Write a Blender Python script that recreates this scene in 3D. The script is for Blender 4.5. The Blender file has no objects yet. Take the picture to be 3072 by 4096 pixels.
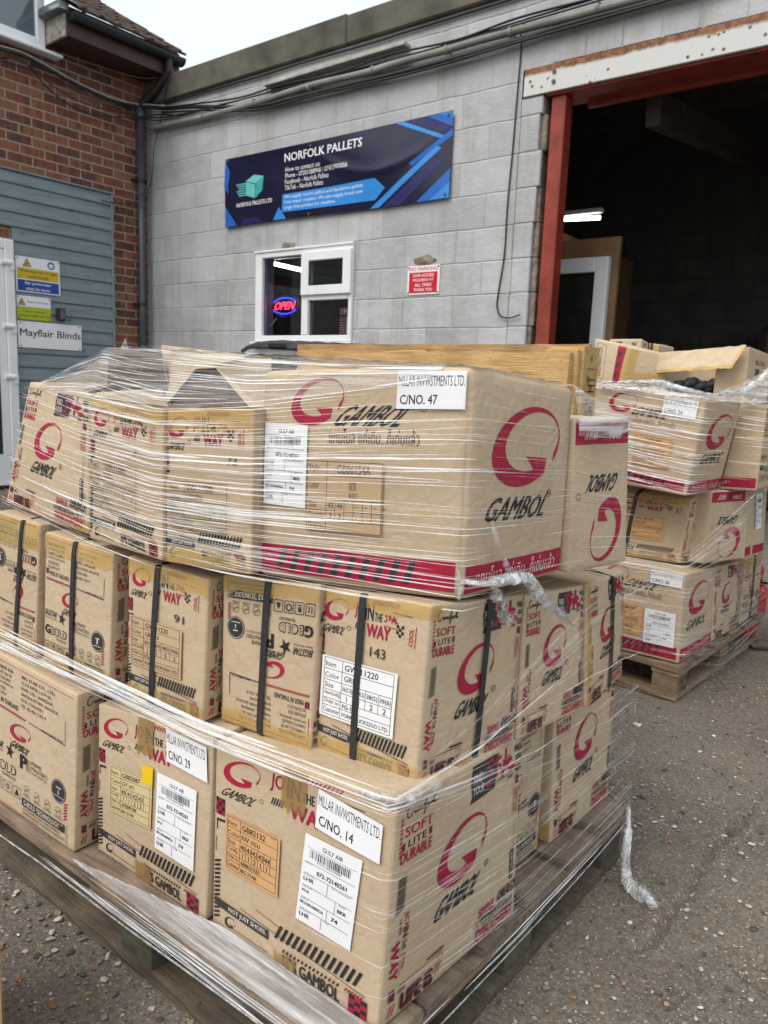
import bpy, math, random
from mathutils import Vector, noise
from mathutils.geometry import tessellate_polygon
random.seed(7)
SC = bpy.context.scene
COL = SC.collection
V = Vector

# ---------------------------------------------------------------- camera
cam_d = bpy.data.cameras.new('camera'); cam = bpy.data.objects.new('camera', cam_d); COL.objects.link(cam)
from mathutils import Matrix
_yaw, _pit, _rol = 0.65840353, 0.16500154, 0.04058432
_f = V((-math.sin(_yaw)*math.cos(_pit), math.cos(_yaw)*math.cos(_pit), -math.sin(_pit)))
_r = V((math.cos(_yaw), math.sin(_yaw), 0)); _u = _r.cross(_f)
_cr, _sr = math.cos(_rol), math.sin(_rol)
_R, _U = _cr*_r + _sr*_u, -_sr*_r + _cr*_u
cam.matrix_world = Matrix(((_R.x, _U.x, -_f.x, 0), (_R.y, _U.y, -_f.y, 0), (_R.z, _U.z, -_f.z, 1.04), (0, 0, 0, 1)))
cam_d.sensor_fit = 'VERTICAL'; cam_d.sensor_height = 32; cam_d.lens = 32*3076/4096
cam_d.clip_start = 0.02; cam_d.clip_end = 500
cam_d.dof.use_dof = True; cam_d.dof.focus_distance = 1.35; cam_d.dof.aperture_fstop = 9
SC.camera = cam

# ---------------------------------------------------------------- overcast daylight
SC.view_settings.view_transform = 'Standard'; SC.view_settings.look = 'None'
SC.view_settings.exposure = 0.65; SC.view_settings.gamma = 1
SUN_EL, SUN_AZ = math.radians(52), math.radians(188)     # high and behind the camera, seen through cloud
world = bpy.data.worlds.new('World'); SC.world = world; world.use_nodes = True
wn = world.node_tree; wn.nodes.clear()
sky = wn.nodes.new('ShaderNodeTexSky'); sky.sky_type = 'NISHITA'; sky.sun_disc = False
sky.sun_elevation = SUN_EL; sky.sun_rotation = SUN_AZ; sky.dust_density = 6; sky.air_density = 1.0; sky.ozone_density = 1.5
bg1 = wn.nodes.new('ShaderNodeBackground'); bg1.inputs['Strength'].default_value = 0.04
wn.links.new(sky.outputs[0], bg1.inputs[0])
tc = wn.nodes.new('ShaderNodeTexCoord'); cl = wn.nodes.new('ShaderNodeTexNoise')
cl.inputs['Scale'].default_value = 1.6; cl.inputs['Detail'].default_value = 4
wn.links.new(tc.outputs['Generated'], cl.inputs['Vector'])
cr = wn.nodes.new('ShaderNodeValToRGB'); cr.color_ramp.elements[0].position = .3; cr.color_ramp.elements[1].position = .75
cr.color_ramp.elements[0].color = (.60, .655, .69, 1); cr.color_ramp.elements[1].color = (.69, .725, .745, 1)
wn.links.new(cl.outputs['Fac'], cr.inputs[0])
bg2 = wn.nodes.new('ShaderNodeBackground'); bg2.inputs['Strength'].default_value = 0.86
wn.links.new(cr.outputs[0], bg2.inputs[0])
ad = wn.nodes.new('ShaderNodeAddShader'); wo = wn.nodes.new('ShaderNodeOutputWorld')
wn.links.new(bg1.outputs[0], ad.inputs[0]); wn.links.new(bg2.outputs[0], ad.inputs[1]); wn.links.new(ad.outputs[0], wo.inputs[0])
sun_d = bpy.data.lights.new('sun', 'SUN'); sun_d.energy = 1.0; sun_d.angle = math.radians(35); sun_d.color = (1, .96, .9)
sun = bpy.data.objects.new('sun', sun_d); COL.objects.link(sun)
_sd = V((math.sin(SUN_AZ)*math.cos(SUN_EL), math.cos(SUN_AZ)*math.cos(SUN_EL), math.sin(SUN_EL)))
sun.rotation_euler = _sd.to_track_quat('Z', 'Y').to_euler(); sun.location = (0, 0, 20)
SC.cycles.use_denoising = True
SC.cycles.transparent_max_bounces = 24
SC.cycles.max_bounces = 7; SC.cycles.diffuse_bounces = 4; SC.cycles.glossy_bounces = 3
SC.cycles.caustics_reflective = False; SC.cycles.caustics_refractive = False

# ---------------------------------------------------------------- material helpers
def nd(nt, t, _in=None, **kw):
    n = nt.nodes.new('ShaderNode'+t)
    for k, v in kw.items(): setattr(n, k, v)
    for k, v in (_in or {}).items():
        if isinstance(v, bpy.types.NodeSocket): nt.links.new(v, n.inputs[k])
        else: n.inputs[k].default_value = v
    return n
def c4(c): return (c[0], c[1], c[2], 1)
def new_mat(name):
    m = bpy.data.materials.new(name); m.use_nodes = True; nt = m.node_tree; nt.nodes.clear()
    return m, nt, nd(nt, 'OutputMaterial')
def ramp(nt, fac, *stops):
    r = nd(nt, 'ValToRGB', {0: fac}); e = r.color_ramp.elements
    while len(e) < len(stops): e.new(.5)
    for k, (p, c) in enumerate(stops): e[k].position = p; e[k].color = c4(c) if len(c) == 3 else c
    return r.outputs[0]
def mix(nt, f, a, b, mode='MIX'):
    n = nd(nt, 'MixRGB', blend_type=mode)
    for k, v in ((0, f), (1, a), (2, b)):
        if isinstance(v, bpy.types.NodeSocket): nt.links.new(v, n.inputs[k])
        else: n.inputs[k].default_value = v if k == 0 else c4(v)
    return n.outputs[0]
def math_(nt, op, a, b=0.0, clamp=False):
    n = nd(nt, 'Math', {0: a, 1: b}, operation=op); n.use_clamp = clamp
    return n.outputs[0]
def coords(nt, scale=(1, 1, 1), rnd=True, rot=(0, 0, 0)):
    t = nd(nt, 'TexCoord').outputs['Object']
    if rnd:
        o = nd(nt, 'ObjectInfo').outputs['Random']
        s = nd(nt, 'VectorMath', {0: o, 1: (31.7, 17.3, 23.9)}, operation='MULTIPLY').outputs[0]
        t = nd(nt, 'VectorMath', {0: t, 1: s}, operation='ADD').outputs[0]
    return nd(nt, 'Mapping', {'Vector': t, 'Scale': scale, 'Rotation': rot}).outputs[0]
def nz(nt, vec, scale, detail=4, rough=.55, out='Fac'):
    return nd(nt, 'TexNoise', {'Vector': vec, 'Scale': scale, 'Detail': detail, 'Roughness': rough}).outputs[out]
def bump(nt, h, strength=.3, dist=.01, normal=None):
    i = {'Height': h, 'Strength': strength, 'Distance': dist}
    if normal is not None: i['Normal'] = normal
    return nd(nt, 'Bump', i).outputs[0]
def pbr(nt, out, col, rough=.6, metal=0, spec=.4, normal=None):
    i = {'Base Color': c4(col) if isinstance(col, tuple) else col, 'Roughness': rough, 'Metallic': metal, 'Specular IOR Level': spec}
    if normal is not None: i['Normal'] = normal
    b = nd(nt, 'BsdfPrincipled', i); nt.links.new(b.outputs[0], out.inputs[0]); return b
def plain(name, col, rough=.6, metal=0, spec=.4, var=.25, scale=12, bmp=0., bscale=60):
    m, nt, out = new_mat(name); v = coords(nt)
    n = nz(nt, v, scale, 5)
    d = tuple(x*(1-var) for x in col); l = tuple(min(1, x*(1+var*.6)) for x in col)
    c = ramp(nt, n, (.3, d), (.7, l))
    nm = bump(nt, nz(nt, v, bscale, 3), bmp, .004) if bmp else None
    pbr(nt, out, c, rough, metal, spec, nm); return m
M = {}
INK_K = M['ink_black'] = plain('black_ink', (.020, .020, .023), .55, var=.5, scale=90)
INK_R = M['ink_red'] = plain('crimson_ink', (.36, .011, .045), .55, var=.22, scale=60)
INK_W = M['ink_white'] = plain('pale_ink', (.62, .55, .46), .6, var=.1)
INK_K2 = M['ink_grey'] = plain('charcoal_ink', (.035, .036, .042), .5, var=.3, scale=50)
PAPER = M['paper'] = plain('white_paper', (.80, .81, .83), .55, var=.04)
ORANGE = M['orange_paper'] = plain('orange_paper', (.62, .36, .17), .55, var=.06)
CREAM = M['cream_paper'] = plain('cream_paper', (.60, .48, .26), .5, var=.06)
CLEARP = M['tan_paper'] = plain('tan_paper', (.50, .36, .22), .5, var=.06)
YEL = M['yellow_sticker'] = plain('yellow_sticker', (.80, .52, .01), .5, var=.05)

def cardboard(name, a, b):
    m, nt, out = new_mat(name); v = coords(nt)
    big = nz(nt, v, 5, 5, .6); fib = nz(nt, nd(nt, 'Mapping', {'Vector': v, 'Scale': (60, 60, 320)}).outputs[0], 1.6, 3)
    c = ramp(nt, big, (.3, b), (.7, a))
    c = mix(nt, .22, c, ramp(nt, fib, (.3, (.3, .22, .13)), (.7, (.62, .47, .32))))
    sc = ramp(nt, nz(nt, v, 23, 6, .7), (.60, (0, 0, 0)), (.74, (1, 1, 1)))
    c = mix(nt, math_(nt, 'MULTIPLY', sc, .28), c, (.25, .175, .105))
    dk = ramp(nt, nz(nt, nd(nt, 'Mapping', {'Vector': v, 'Scale': (7, 7, 2.2)}).outputs[0], 1.3, 6, .7), (.56, (0, 0, 0)), (.72, (1, 1, 1)))
    c = mix(nt, math_(nt, 'MULTIPLY', dk, .30), c, (.30, .22, .14))
    flute = nd(nt, 'TexWave', {'Vector': v, 'Scale': 45, 'Distortion': .8, 'Detail': 1}, bands_direction='X').outputs['Fac']
    h = math_(nt, 'ADD', math_(nt, 'ADD', nz(nt, v, 16, 4), math_(nt, 'MULTIPLY', nd(nt, 'TexVoronoi', {'Vector': nd(nt, 'VectorMath', {0: v, 1: nz(nt, v, 5, 3, .6, 'Color')}, operation='ADD').outputs[0], 'Scale': 9.0}, feature='DISTANCE_TO_EDGE').outputs['Distance'], .9)), math_(nt, 'MULTIPLY', flute, .06))
    pbr(nt, out, c, .72, 0, .25, bump(nt, h, .35, .006)); return m
CARD = M['card'] = cardboard('kraft_cardboard', (.56, .447, .312), (.475, .368, .25))
CARDY = M['card_light'] = cardboard('pale_cardboard', (.64, .53, .38), (.56, .45, .31))
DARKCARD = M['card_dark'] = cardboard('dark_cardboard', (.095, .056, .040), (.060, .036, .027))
def tape(name, col, a):
    m, nt, out = new_mat(name); v = coords(nt)
    w = nz(nt, nd(nt, 'Mapping', {'Vector': v, 'Scale': (14, 14, 60)}).outputs[0], 1, 4)
    b = nd(nt, 'BsdfPrincipled', {'Base Color': c4(col), 'Roughness': .22, 'Specular IOR Level': .5, 'Normal': bump(nt, w, .5, .004)})
    t = nd(nt, 'BsdfTransparent', {'Color': (.97, .86, .58, 1)})
    s = nd(nt, 'MixShader', {0: math_(nt, 'ADD', math_(nt, 'MULTIPLY', w, .3), a-.15), 1: t.outputs[0], 2: b.outputs[0]})
    nt.links.new(s.outputs[0], out.inputs[0]); return m
TAPE = M['tape'] = tape('yellow_packing_tape', (.68, .53, .26), .34)
TAPE2 = M['tape_brown'] = tape('brown_packing_tape', (.36, .24, .12), .55)
STRAP = M['strap'] = plain('black_strapping', (.025, .026, .030), .42, spec=.5, var=.3, scale=150, bmp=.4, bscale=500)

def film(name, lo, hi, stretch, tint=(.93, .95, .97), gl=.8):
    m, nt, out = new_mat(name); v = coords(nt, stretch, False)
    n = nz(nt, v, 1, 5, .65); n2 = nz(nt, coords(nt, (9, 9, 9), False), 1, 4)
    fac = nd(nt, 'MapRange', {0: n, 1: .42, 2: .72, 3: lo, 4: hi}).outputs[0]
    p = nd(nt, 'BsdfPrincipled', {'Base Color': c4(tint), 'Roughness': .16, 'Specular IOR Level': .8, 'Normal': bump(nt, n, .6, .006)})
    t = nd(nt, 'BsdfTransparent', {'Color': (.985, .985, .985, 1)})
    g = nd(nt, 'BsdfGlossy', {'Color': (1, 1, 1, 1), 'Roughness': .1, 'Normal': bump(nt, math_(nt, 'ADD', n, n2), .7, .01)})
    fr = nd(nt, 'Fresnel', {'IOR': 1.35}).outputs[0]
    a = nd(nt, 'MixShader', {0: fac, 1: t.outputs[0], 2: p.outputs[0]})
    b = nd(nt, 'MixShader', {0: math_(nt, 'MULTIPLY', fr, gl, True), 1: a.outputs[0], 2: g.outputs[0]})
    nt.links.new(b.outputs[0], out.inputs[0]); return m
FILM_S = M['film_sheet'] = film('clear_stretch_film', .0, .22, (5, 5, 160), gl=.55)
FILM_P = M['film_pleat'] = film('stretch_film_pleat', .30, .95, (9, 9, 200))
FILM_Q = M['film_pleat_faint'] = film('stretch_film_faint_pleat', .06, .42, (9, 9, 200))
FILM_B = M['film_band'] = film('stretch_film_band', .10, .75, (6, 6, 120))
FILM_C = M['film_crumple'] = film('crumpled_film', .04, .42, (45, 45, 45), gl=.45)
FILM_T = M['film_tail'] = film('bunched_film', .14, .60, (26, 26, 26), (.97, .98, .99), gl=.35)
FILM_D = M['film_deck'] = film('deck_film', .16, .80, (3, 60, 60))

# ---------------------------------------------------------------- mesh helpers
class MB:
    def __init__(s): s.v = []; s.f = []; s.m = []; s.mats = []
    def mi(s, mat):
        if mat not in s.mats: s.mats.append(mat)
        return s.mats.index(mat)
    def poly(s, pts, mat): 
        n = len(s.v); s.v += [tuple(p) for p in pts]; s.f.append(tuple(range(n, n+len(pts)))); s.m.append(s.mi(mat))
    def mesh(s, verts, faces, mat):
        n = len(s.v); s.v += [tuple(p) for p in verts]; i = s.mi(mat)
        for f in faces: s.f.append(tuple(n+k for k in f)); s.m.append(i)
    def box(s, a, b, mat, bev=.003):
        a, b = V(a), V(b); lo = V(map(min, a, b)); hi = V(map(max, a, b)); e = min([bev]+[(hi[k]-lo[k])*.4 for k in range(3)])
        vs = []; idx = {}
        for ax in range(3):
            for sg in (0, 1):
                o = [k for k in range(3) if k != ax]
                for i in (0, 1):
                    for j in (0, 1):
                        p = [0, 0, 0]; p[ax] = (lo, hi)[sg][ax]
                        p[o[0]] = (lo[o[0]]+e, hi[o[0]]-e)[i]; p[o[1]] = (lo[o[1]]+e, hi[o[1]]-e)[j]
                        key = [0, 0, 0]; key[ax] = sg; key[o[0]] = i; key[o[1]] = j
                        idx[(ax, tuple(key))] = len(vs); vs.append(p)
        fs = []
        K = lambda ax, k: idx[(ax, tuple(k))]
        for ax in range(3):
            o = [k for k in range(3) if k != ax]
            for sg in (0, 1):
                q = []
                for i, j in ((0, 0), (1, 0), (1, 1), (0, 1)):
                    k = [0, 0, 0]; k[ax] = sg; k[o[0]] = i; k[o[1]] = j; q.append(K(ax, k))
                fs.append(q)
        for a1 in range(3):
            for a2 in range(a1+1, 3):
                a3 = 3-a1-a2
                for s1 in (0, 1):
                    for s2 in (0, 1):
                        k0 = [0, 0, 0]; k0[a1] = s1; k0[a2] = s2; k1 = list(k0); k1[a3] = 1
                        fs.append([K(a1, k0), K(a1, k1), K(a2, k1), K(a2, k0)])
        for c in range(8):
            k = ((c >> 0) & 1, (c >> 1) & 1, (c >> 2) & 1); fs.append([K(0, k), K(1, k), K(2, k)])
        s.mesh(vs, fs, mat)
    def obox(s, org, ax, ay, az, size, mat, bev=.003):
        t = MB(); t.box((0, 0, 0), size, mat, bev); org = V(org)
        s.mesh([org+ax*p[0]+ay*p[1]+az*p[2] for p in t.v], t.f, mat)
    def tube(s, pts, r, mat, seg=8, cap=True):
        pts = [V(p) for p in pts]; n = len(pts); rings = []; up = V((0, 0, 1)); prev = None
        for i, p in enumerate(pts):
            t = (pts[min(i+1, n-1)]-pts[max(i-1, 0)]).normalized()
            a = prev - t*prev.dot(t) if prev is not None else t.cross(up if abs(t.z) < .95 else V((1, 0, 0)))
            a.normalize(); prev = a; b = t.cross(a); rr = r[i] if isinstance(r, (list, tuple)) else r
            rings.append([p+a*(math.cos(q)*rr)+b*(math.sin(q)*rr) for q in [2*math.pi*k/seg for k in range(seg)]])
        vs = [q for R in rings for q in R]; fs = []
        for i in range(n-1):
            for k in range(seg): fs.append((i*seg+k, i*seg+(k+1) % seg, (i+1)*seg+(k+1) % seg, (i+1)*seg+k))
        if cap: fs += [tuple(range(seg-1, -1, -1)), tuple((n-1)*seg+k for k in range(seg))]
        s.mesh(vs, fs, mat)
    def grid(s, fn, nu, nv, mat):
        vs = [fn(i/nu, j/nv) for j in range(nv+1) for i in range(nu+1)]
        fs = [(j*(nu+1)+i, j*(nu+1)+i+1, (j+1)*(nu+1)+i+1, (j+1)*(nu+1)+i) for j in range(nv) for i in range(nu)]
        s.mesh(vs, fs, mat)
    def build(s, name, parent=None, loc=None, smooth=False, recalc=True):
        """vertices are in world space; loc is the origin the object gets"""
        o0 = V(loc) if loc is not None else (V(parent['_o']) if parent is not None and '_o' in parent else V((0, 0, 0)))
        me = bpy.data.meshes.new(name); me.from_pydata([tuple(V(p)-o0) for p in s.v], [], s.f)
        for m in s.mats: me.materials.append(m)
        me.polygons.foreach_set('material_index', s.m)
        if smooth: me.polygons.foreach_set('use_smooth', [True]*len(s.f))
        me.update()
        o = bpy.data.objects.new(name, me); COL.objects.link(o)
        if parent is not None: o.parent = parent
        else: o.location = o0
        o['_o'] = tuple(o0)
        return o
def tag(o, label=None, cat=None, group=None, kind=None):
    if label: o['label'] = label
    if cat: o['category'] = cat
    if group: o['group'] = group
    if kind: o['kind'] = kind
    return o
def thing(name, loc, label, cat, group=None):
    o = bpy.data.objects.new(name, None); COL.objects.link(o); o.location = loc; o['_o'] = tuple(loc)
    o.empty_display_size = .05
    return tag(o, label, cat, group)
def lerp(a, b, t): return a+(b-a)*t
def spline(pts, sub=6):
    P = [V(p) for p in pts]; out = []
    for i in range(len(P)-1):
        p0, p1, p2, p3 = P[max(i-1, 0)], P[i], P[i+1], P[min(i+2, len(P)-1)]
        for k in range(sub):
            t = k/sub
            out.append(.5*((2*p1)+(p2-p0)*t+(2*p0-5*p1+4*p2-p3)*t*t+(3*p1-p0-3*p2+p3)*t**3))
    return out+[P[-1]]
# ---------------------------------------------------------------- printed graphics: a flat canvas in (u, v) laid onto a face
_T = {}
def txt_mesh(body):
    key = body
    if key not in _T:
        cu = bpy.data.curves.new('t', 'FONT'); cu.body = body; cu.resolution_u = 2; cu.size = 1
        ob = bpy.data.objects.new('t', cu)
        me = ob.to_mesh(); vs = [(p.co.x, p.co.y) for p in me.vertices]; fs = [tuple(p.vertices) for p in me.polygons if p.normal.z > -.5]
        ob.to_mesh_clear(); bpy.data.objects.remove(ob); bpy.data.curves.remove(cu)
        xs = [p[0] for p in vs] or [0, 1]; ys = [p[1] for p in vs] or [0, 1]
        x0, x1, y0, y1 = min(xs), max(xs), min(ys), max(ys)
        _T[key] = ([((x-x0)/max(1e-6, x1-x0), (y-y0)/max(1e-6, y1-y0)) for x, y in vs], fs, x1-x0, y1-y0)
    return _T[key]
STYLE_STROKES = [[(.20, .86), (.06, .74), (.16, .60), (.22, .44), (.10, .18), (.0, .3)], [(.20, .86), (.26, .74)], [(.28, .72), (.52, .78)], [(.40, .92), (.36, .30)],
                 [(.46, .62), (.50, .44), (.62, .50)], [(.62, .66), (.56, .16)], [(.68, .92), (.66, .36)], [(.74, .5), (.88, .56), (.76, .66), (.74, .36), (.96, .34)], [(.80, .22), (1., .3)]]
COMFORT = [[(.16, .82), (.08, .9), (.0, .6), (.02, .3), (.12, .3), (.2, .5), (.28, .5), (.24, .36), (.3, .34), (.34, .52), (.36, .36), (.4, .52), (.43, .36), (.47, .52), (.5, .36),
            (.56, .44), (.66, .95), (.6, .4), (.56, .05), (.64, .4), (.72, .52), (.7, .36), (.78, .4), (.82, .54), (.86, .38), (.92, .8), (.9, .36), (1., .42)], [(.86, .68), (1., .74)]]
class Cv:
    def __init__(s, W, H, flip=False, base=.0006):
        s.W, s.H, s.flip = W, H, flip; s.items = []; s.off = base; s.maxe = .05
    def add(s, vs, fs, mat):
        if s.flip: vs = [(1-u, 1-v) for u, v in vs]
        vs, fs = list(vs), list(fs); out = []
        while fs:                                               # split long faces so that they follow a curved surface
            f = fs.pop()
            if len(f) > 4: fs += [(f[0], f[k], f[k+1]) for k in range(1, len(f)-1)]; continue
            if len(f) == 4 and max(math.dist(vs[f[k]], vs[f[(k+1) % 4]]) for k in range(4)) > s.maxe*1.3: fs += [(f[0], f[1], f[2]), (f[0], f[2], f[3])]; continue
            if len(f) == 3:
                e = [math.dist(vs[f[k]], vs[f[(k+1) % 3]]) for k in range(3)]; k = e.index(max(e))
                if e[k] > s.maxe:
                    a, b, c = f[k], f[(k+1) % 3], f[(k+2) % 3]; m = len(vs); vs.append(((vs[a][0]+vs[b][0])/2, (vs[a][1]+vs[b][1])/2)); fs += [(a, m, c), (m, b, c)]; continue
            out.append(f)
        fs = out
        s.items.append((vs, fs, mat, s.off)); s.off += .00001
    def rect(s, u0, v0, u1, v1, mat, nx=None, ny=None):
        nx = nx or max(1, int(abs(u1-u0)*20)); ny = ny or max(1, int(abs(v1-v0)*20))
        s.add([(lerp(u0, u1, i/nx), lerp(v0, v1, j/ny)) for j in range(ny+1) for i in range(nx+1)],
              [(j*(nx+1)+i, j*(nx+1)+i+1, (j+1)*(nx+1)+i+1, (j+1)*(nx+1)+i) for j in range(ny) for i in range(nx)], mat)
    def poly(s, pts, mat): s.add(list(pts), [tuple(t) for t in tessellate_polygon([[V((u, v, 0)) for u, v in pts]])], mat)
    def text(s, body, u0, v0, u1, v1, mat, rot=0, shear=0., bold=.0):
        vs, fs, w, h = txt_mesh(body); b = max(0, bold)
        # a heavier weight: the glyphs drawn again a little to the right and above, each copy a hair further out
        for dx, dy in (((0, 0), (2*b, 0), (b, b), (2*b, b)) if b > .003 else ((0, 0),)):
            o = []
            for x, y in vs:
                x = (x*w+dx)/(w+2*b); y = (y*h+dy)/(h+b)
                x = (x+shear*y)/(1+shear) if shear else x
                if rot == 0: p = (x, y)
                elif rot == 90: p = (1-y, x)       # reads upwards
                else: p = (y, 1-x)                 # reads downwards
                o.append((lerp(u0, u1, p[0]), lerp(v0, v1, p[1])))
            s.add(o, fs, mat); s.off -= .000004
    def ctext(s, body, u, v0, v1, mat, bold=0., most=9, left=False):
        """text of natural width, centred on u or starting at u"""
        _, _, w, h = txt_mesh(body); d = min(most, w/max(h, .4)*(v1-v0)*s.H/s.W)/2
        if left: u += d
        s.text(body, u-d, v0, u+d, v1, mat, bold=bold)
    def line(s, p, q, w, mat, w2=None):
        du, dv = (q[0]-p[0])*s.W, (q[1]-p[1])*s.H; L = math.hypot(du, dv) or 1; nu, nv = -dv/L, du/L; n = max(1, int(L/.05))
        w2 = w if w2 is None else w2; vs = []
        for i in range(n+1):
            t = i/n; h = lerp(w, w2, t)/2; u, v = lerp(p[0], q[0], t), lerp(p[1], q[1], t)
            vs += [(u+nu*h/s.W, v+nv*h/s.H), (u-nu*h/s.W, v-nv*h/s.H)]
        s.add(vs, [(2*i, 2*i+1, 2*i+3, 2*i+2) for i in range(n)], mat)
    def strokes(s, S, u0, v0, u1, v1, w, mat, rot=0):
        for st in S:
            P = [(lerp(u0, u1, y if rot else x), lerp(v0, v1, (1-x) if rot else y)) for x, y in st]
            for a, b in zip(P, P[1:]): s.line(a, b, w, mat)
    def frame(s, u0, v0, u1, v1, w, mat):
        for a, b in (((u0, v0), (u1, v0)), ((u1, v0), (u1, v1)), ((u1, v1), (u0, v1)), ((u0, v1), (u0, v0))): s.line(a, b, w, mat)
    def ring(s, u, v, r, w, mat, r2=None, n=28):
        ru, rv = r/s.W, (r2 or r)/s.H; iu, iv = (r-w)/s.W, ((r2 or r)-w)/s.H; vs = []
        for k in range(n):
            a = 2*math.pi*k/n; c, d = math.cos(a), math.sin(a); vs += [(u+ru*c, v+rv*d), (u+iu*c, v+iv*d)]
        s.add(vs, [(2*k, 2*k+1, (2*k+3) % (2*n), (2*k+2) % (2*n)) for k in range(n)], mat)
    def disc(s, u, v, r, mat, n=28): s.add([(u+r/s.W*math.cos(2*math.pi*k/n), v+r/s.H*math.sin(2*math.pi*k/n)) for k in range(n)], [tuple(range(n))], mat)
    def hatch(s, u0, v0, u1, v1, n, mat, lean=.8, duty=.5):
        """slanted bars side by side along u"""
        st = (u1-u0)/(n+lean)
        for k in range(n):
            a = u0+st*k
            s.add([(a, v0), (a+st*duty, v0), (a+st*(duty+lean), v1), (a+st*lean, v1)], [(0, 1, 2, 3)], mat)
    def vhatch(s, u0, v0, u1, v1, n, mat, lean=.8, duty=.5):
        st = (v1-v0)/(n+lean)
        for k in range(n):
            a = v0+st*k
            s.add([(u0, a), (u1, a+st*lean), (u1, a+st*(duty+lean)), (u0, a+st*duty)], [(0, 1, 2, 3)], mat)
    def checker(s, u0, v0, u1, v1, nx=3, ny=4, a=None, b=None):
        for j in range(ny):
            for i in range(nx):
                mt = (a or INK_K) if (i+j) % 2 else b
                if mt: s.rect(lerp(u0, u1, i/nx), lerp(v0, v1, j/ny), lerp(u0, u1, (i+1)/nx), lerp(v0, v1, (j+1)/ny), mt, 1, 1)
    def swoosh(s, u0, v0, u1, v1, mat):
        """the crescent letter: thick at lower left, thin at the right, with a wedge"""
        P = []
        for k in range(41):                                     # outer edge, thin tip -> top -> left -> bottom
            t = math.radians(lerp(-22, 318, k/40)); P.append((.5+.5*math.cos(t)+.02*math.sin(t), .5+.5*math.sin(t)))
        P += [(.84, .36), (.50, .375), (.60, .285)]
        for k in range(33):                                     # inner edge back
            t = math.radians(lerp(288, -20, k/32)); P.append((.565+.405*math.cos(t)+.02*math.sin(t), .565+.375*math.sin(t)))
        P = [((x+.24*y-.06)/1.12, y) for x, y in P]
        s.poly([(lerp(u0, u1, x), lerp(v0, v1, y)) for x, y in P], mat)
    def lay(s, mb, pos):
        for vs, fs, mat, off in s.items: mb.mesh([pos(u, v, off) for u, v in vs], fs, mat)

def design_join(c, logo=True):
    """small front face: slogan, hazard bars"""
    c.swoosh(.05, .81, .30, .945, INK_R); c.text('GAMBOL', .035, .735, .29, .785, INK_K, shear=.25, bold=.018); c.ring(.305, .785, .004, .0008, INK_K, n=12)
    c.hatch(.50, .95, .76, .975, 11, INK_R); c.line((.70, .925), (.86, .92), .0012, INK_K)
    c.text('JO', .35, .855, .435, .945, INK_R, bold=.02, shear=.05); c.text('IN', .45, .855, .525, .945, INK_K, bold=.02)
    c.text('THE', .535, .86, .605, .905, INK_K, bold=.02); c.strokes(STYLE_STROKES, .62, .855, .745, .915, .0016, INK_R)
    c.line((.625, .845), (.75, .84), .0012, INK_R); c.hatch(.36, .795, .445, .83, 5, INK_K)
    c.text('WAY', .47, .765, .685, .84, INK_R, bold=.035); c.checker(.735, .80, .80, .865, 3, 4)
    c.text('COOL', .845, .765, .88, .86, INK_R, rot=90, bold=.02); c.line((.9, .76), (.9, .875), .0012, INK_R)
    c.checker(.015, .625, .075, .715, 3, 4, INK_K, INK_R)
    c.line((.025, .595), (.085, .6), .004, INK_K); c.line((.025, .6), (.025, .54), .002, INK_K); c.line((.02, .42), (.02, .50), .0016, INK_R)
    c.vhatch(.015, .05, .055, .40, 14, INK_K)
    c.poly([(.02, .17), (.02, .125), (.385, .115), (.385, .165)], INK_K2); c.text('NOT JUST SHOES.', .12, .126, .37, .158, INK_W, bold=.02)
    c.swoosh(.09, .04, .17, .105, INK_K); c.line((.13, .05), (.38, .045), .0012, INK_K)
    c.line((.2, .19), (.93, .125), .0011, INK_K); c.line((.30, .235), (.47, .21), .0011, INK_R)
    c.hatch(.42, .15, .93, .225, 14, INK_K, 1.0); c.hatch(.82, .10, .93, .118, 6, INK_R)
    c.hatch(.47, .098, .81, .116, 15, INK_K, .4, .4); c.text("IT'S GAMBOL", .475, .028, .80, .092, INK_K, bold=.03)
    c.checker(.85, .02, .945, .105, 3, 4, INK_K, INK_R)
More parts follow.
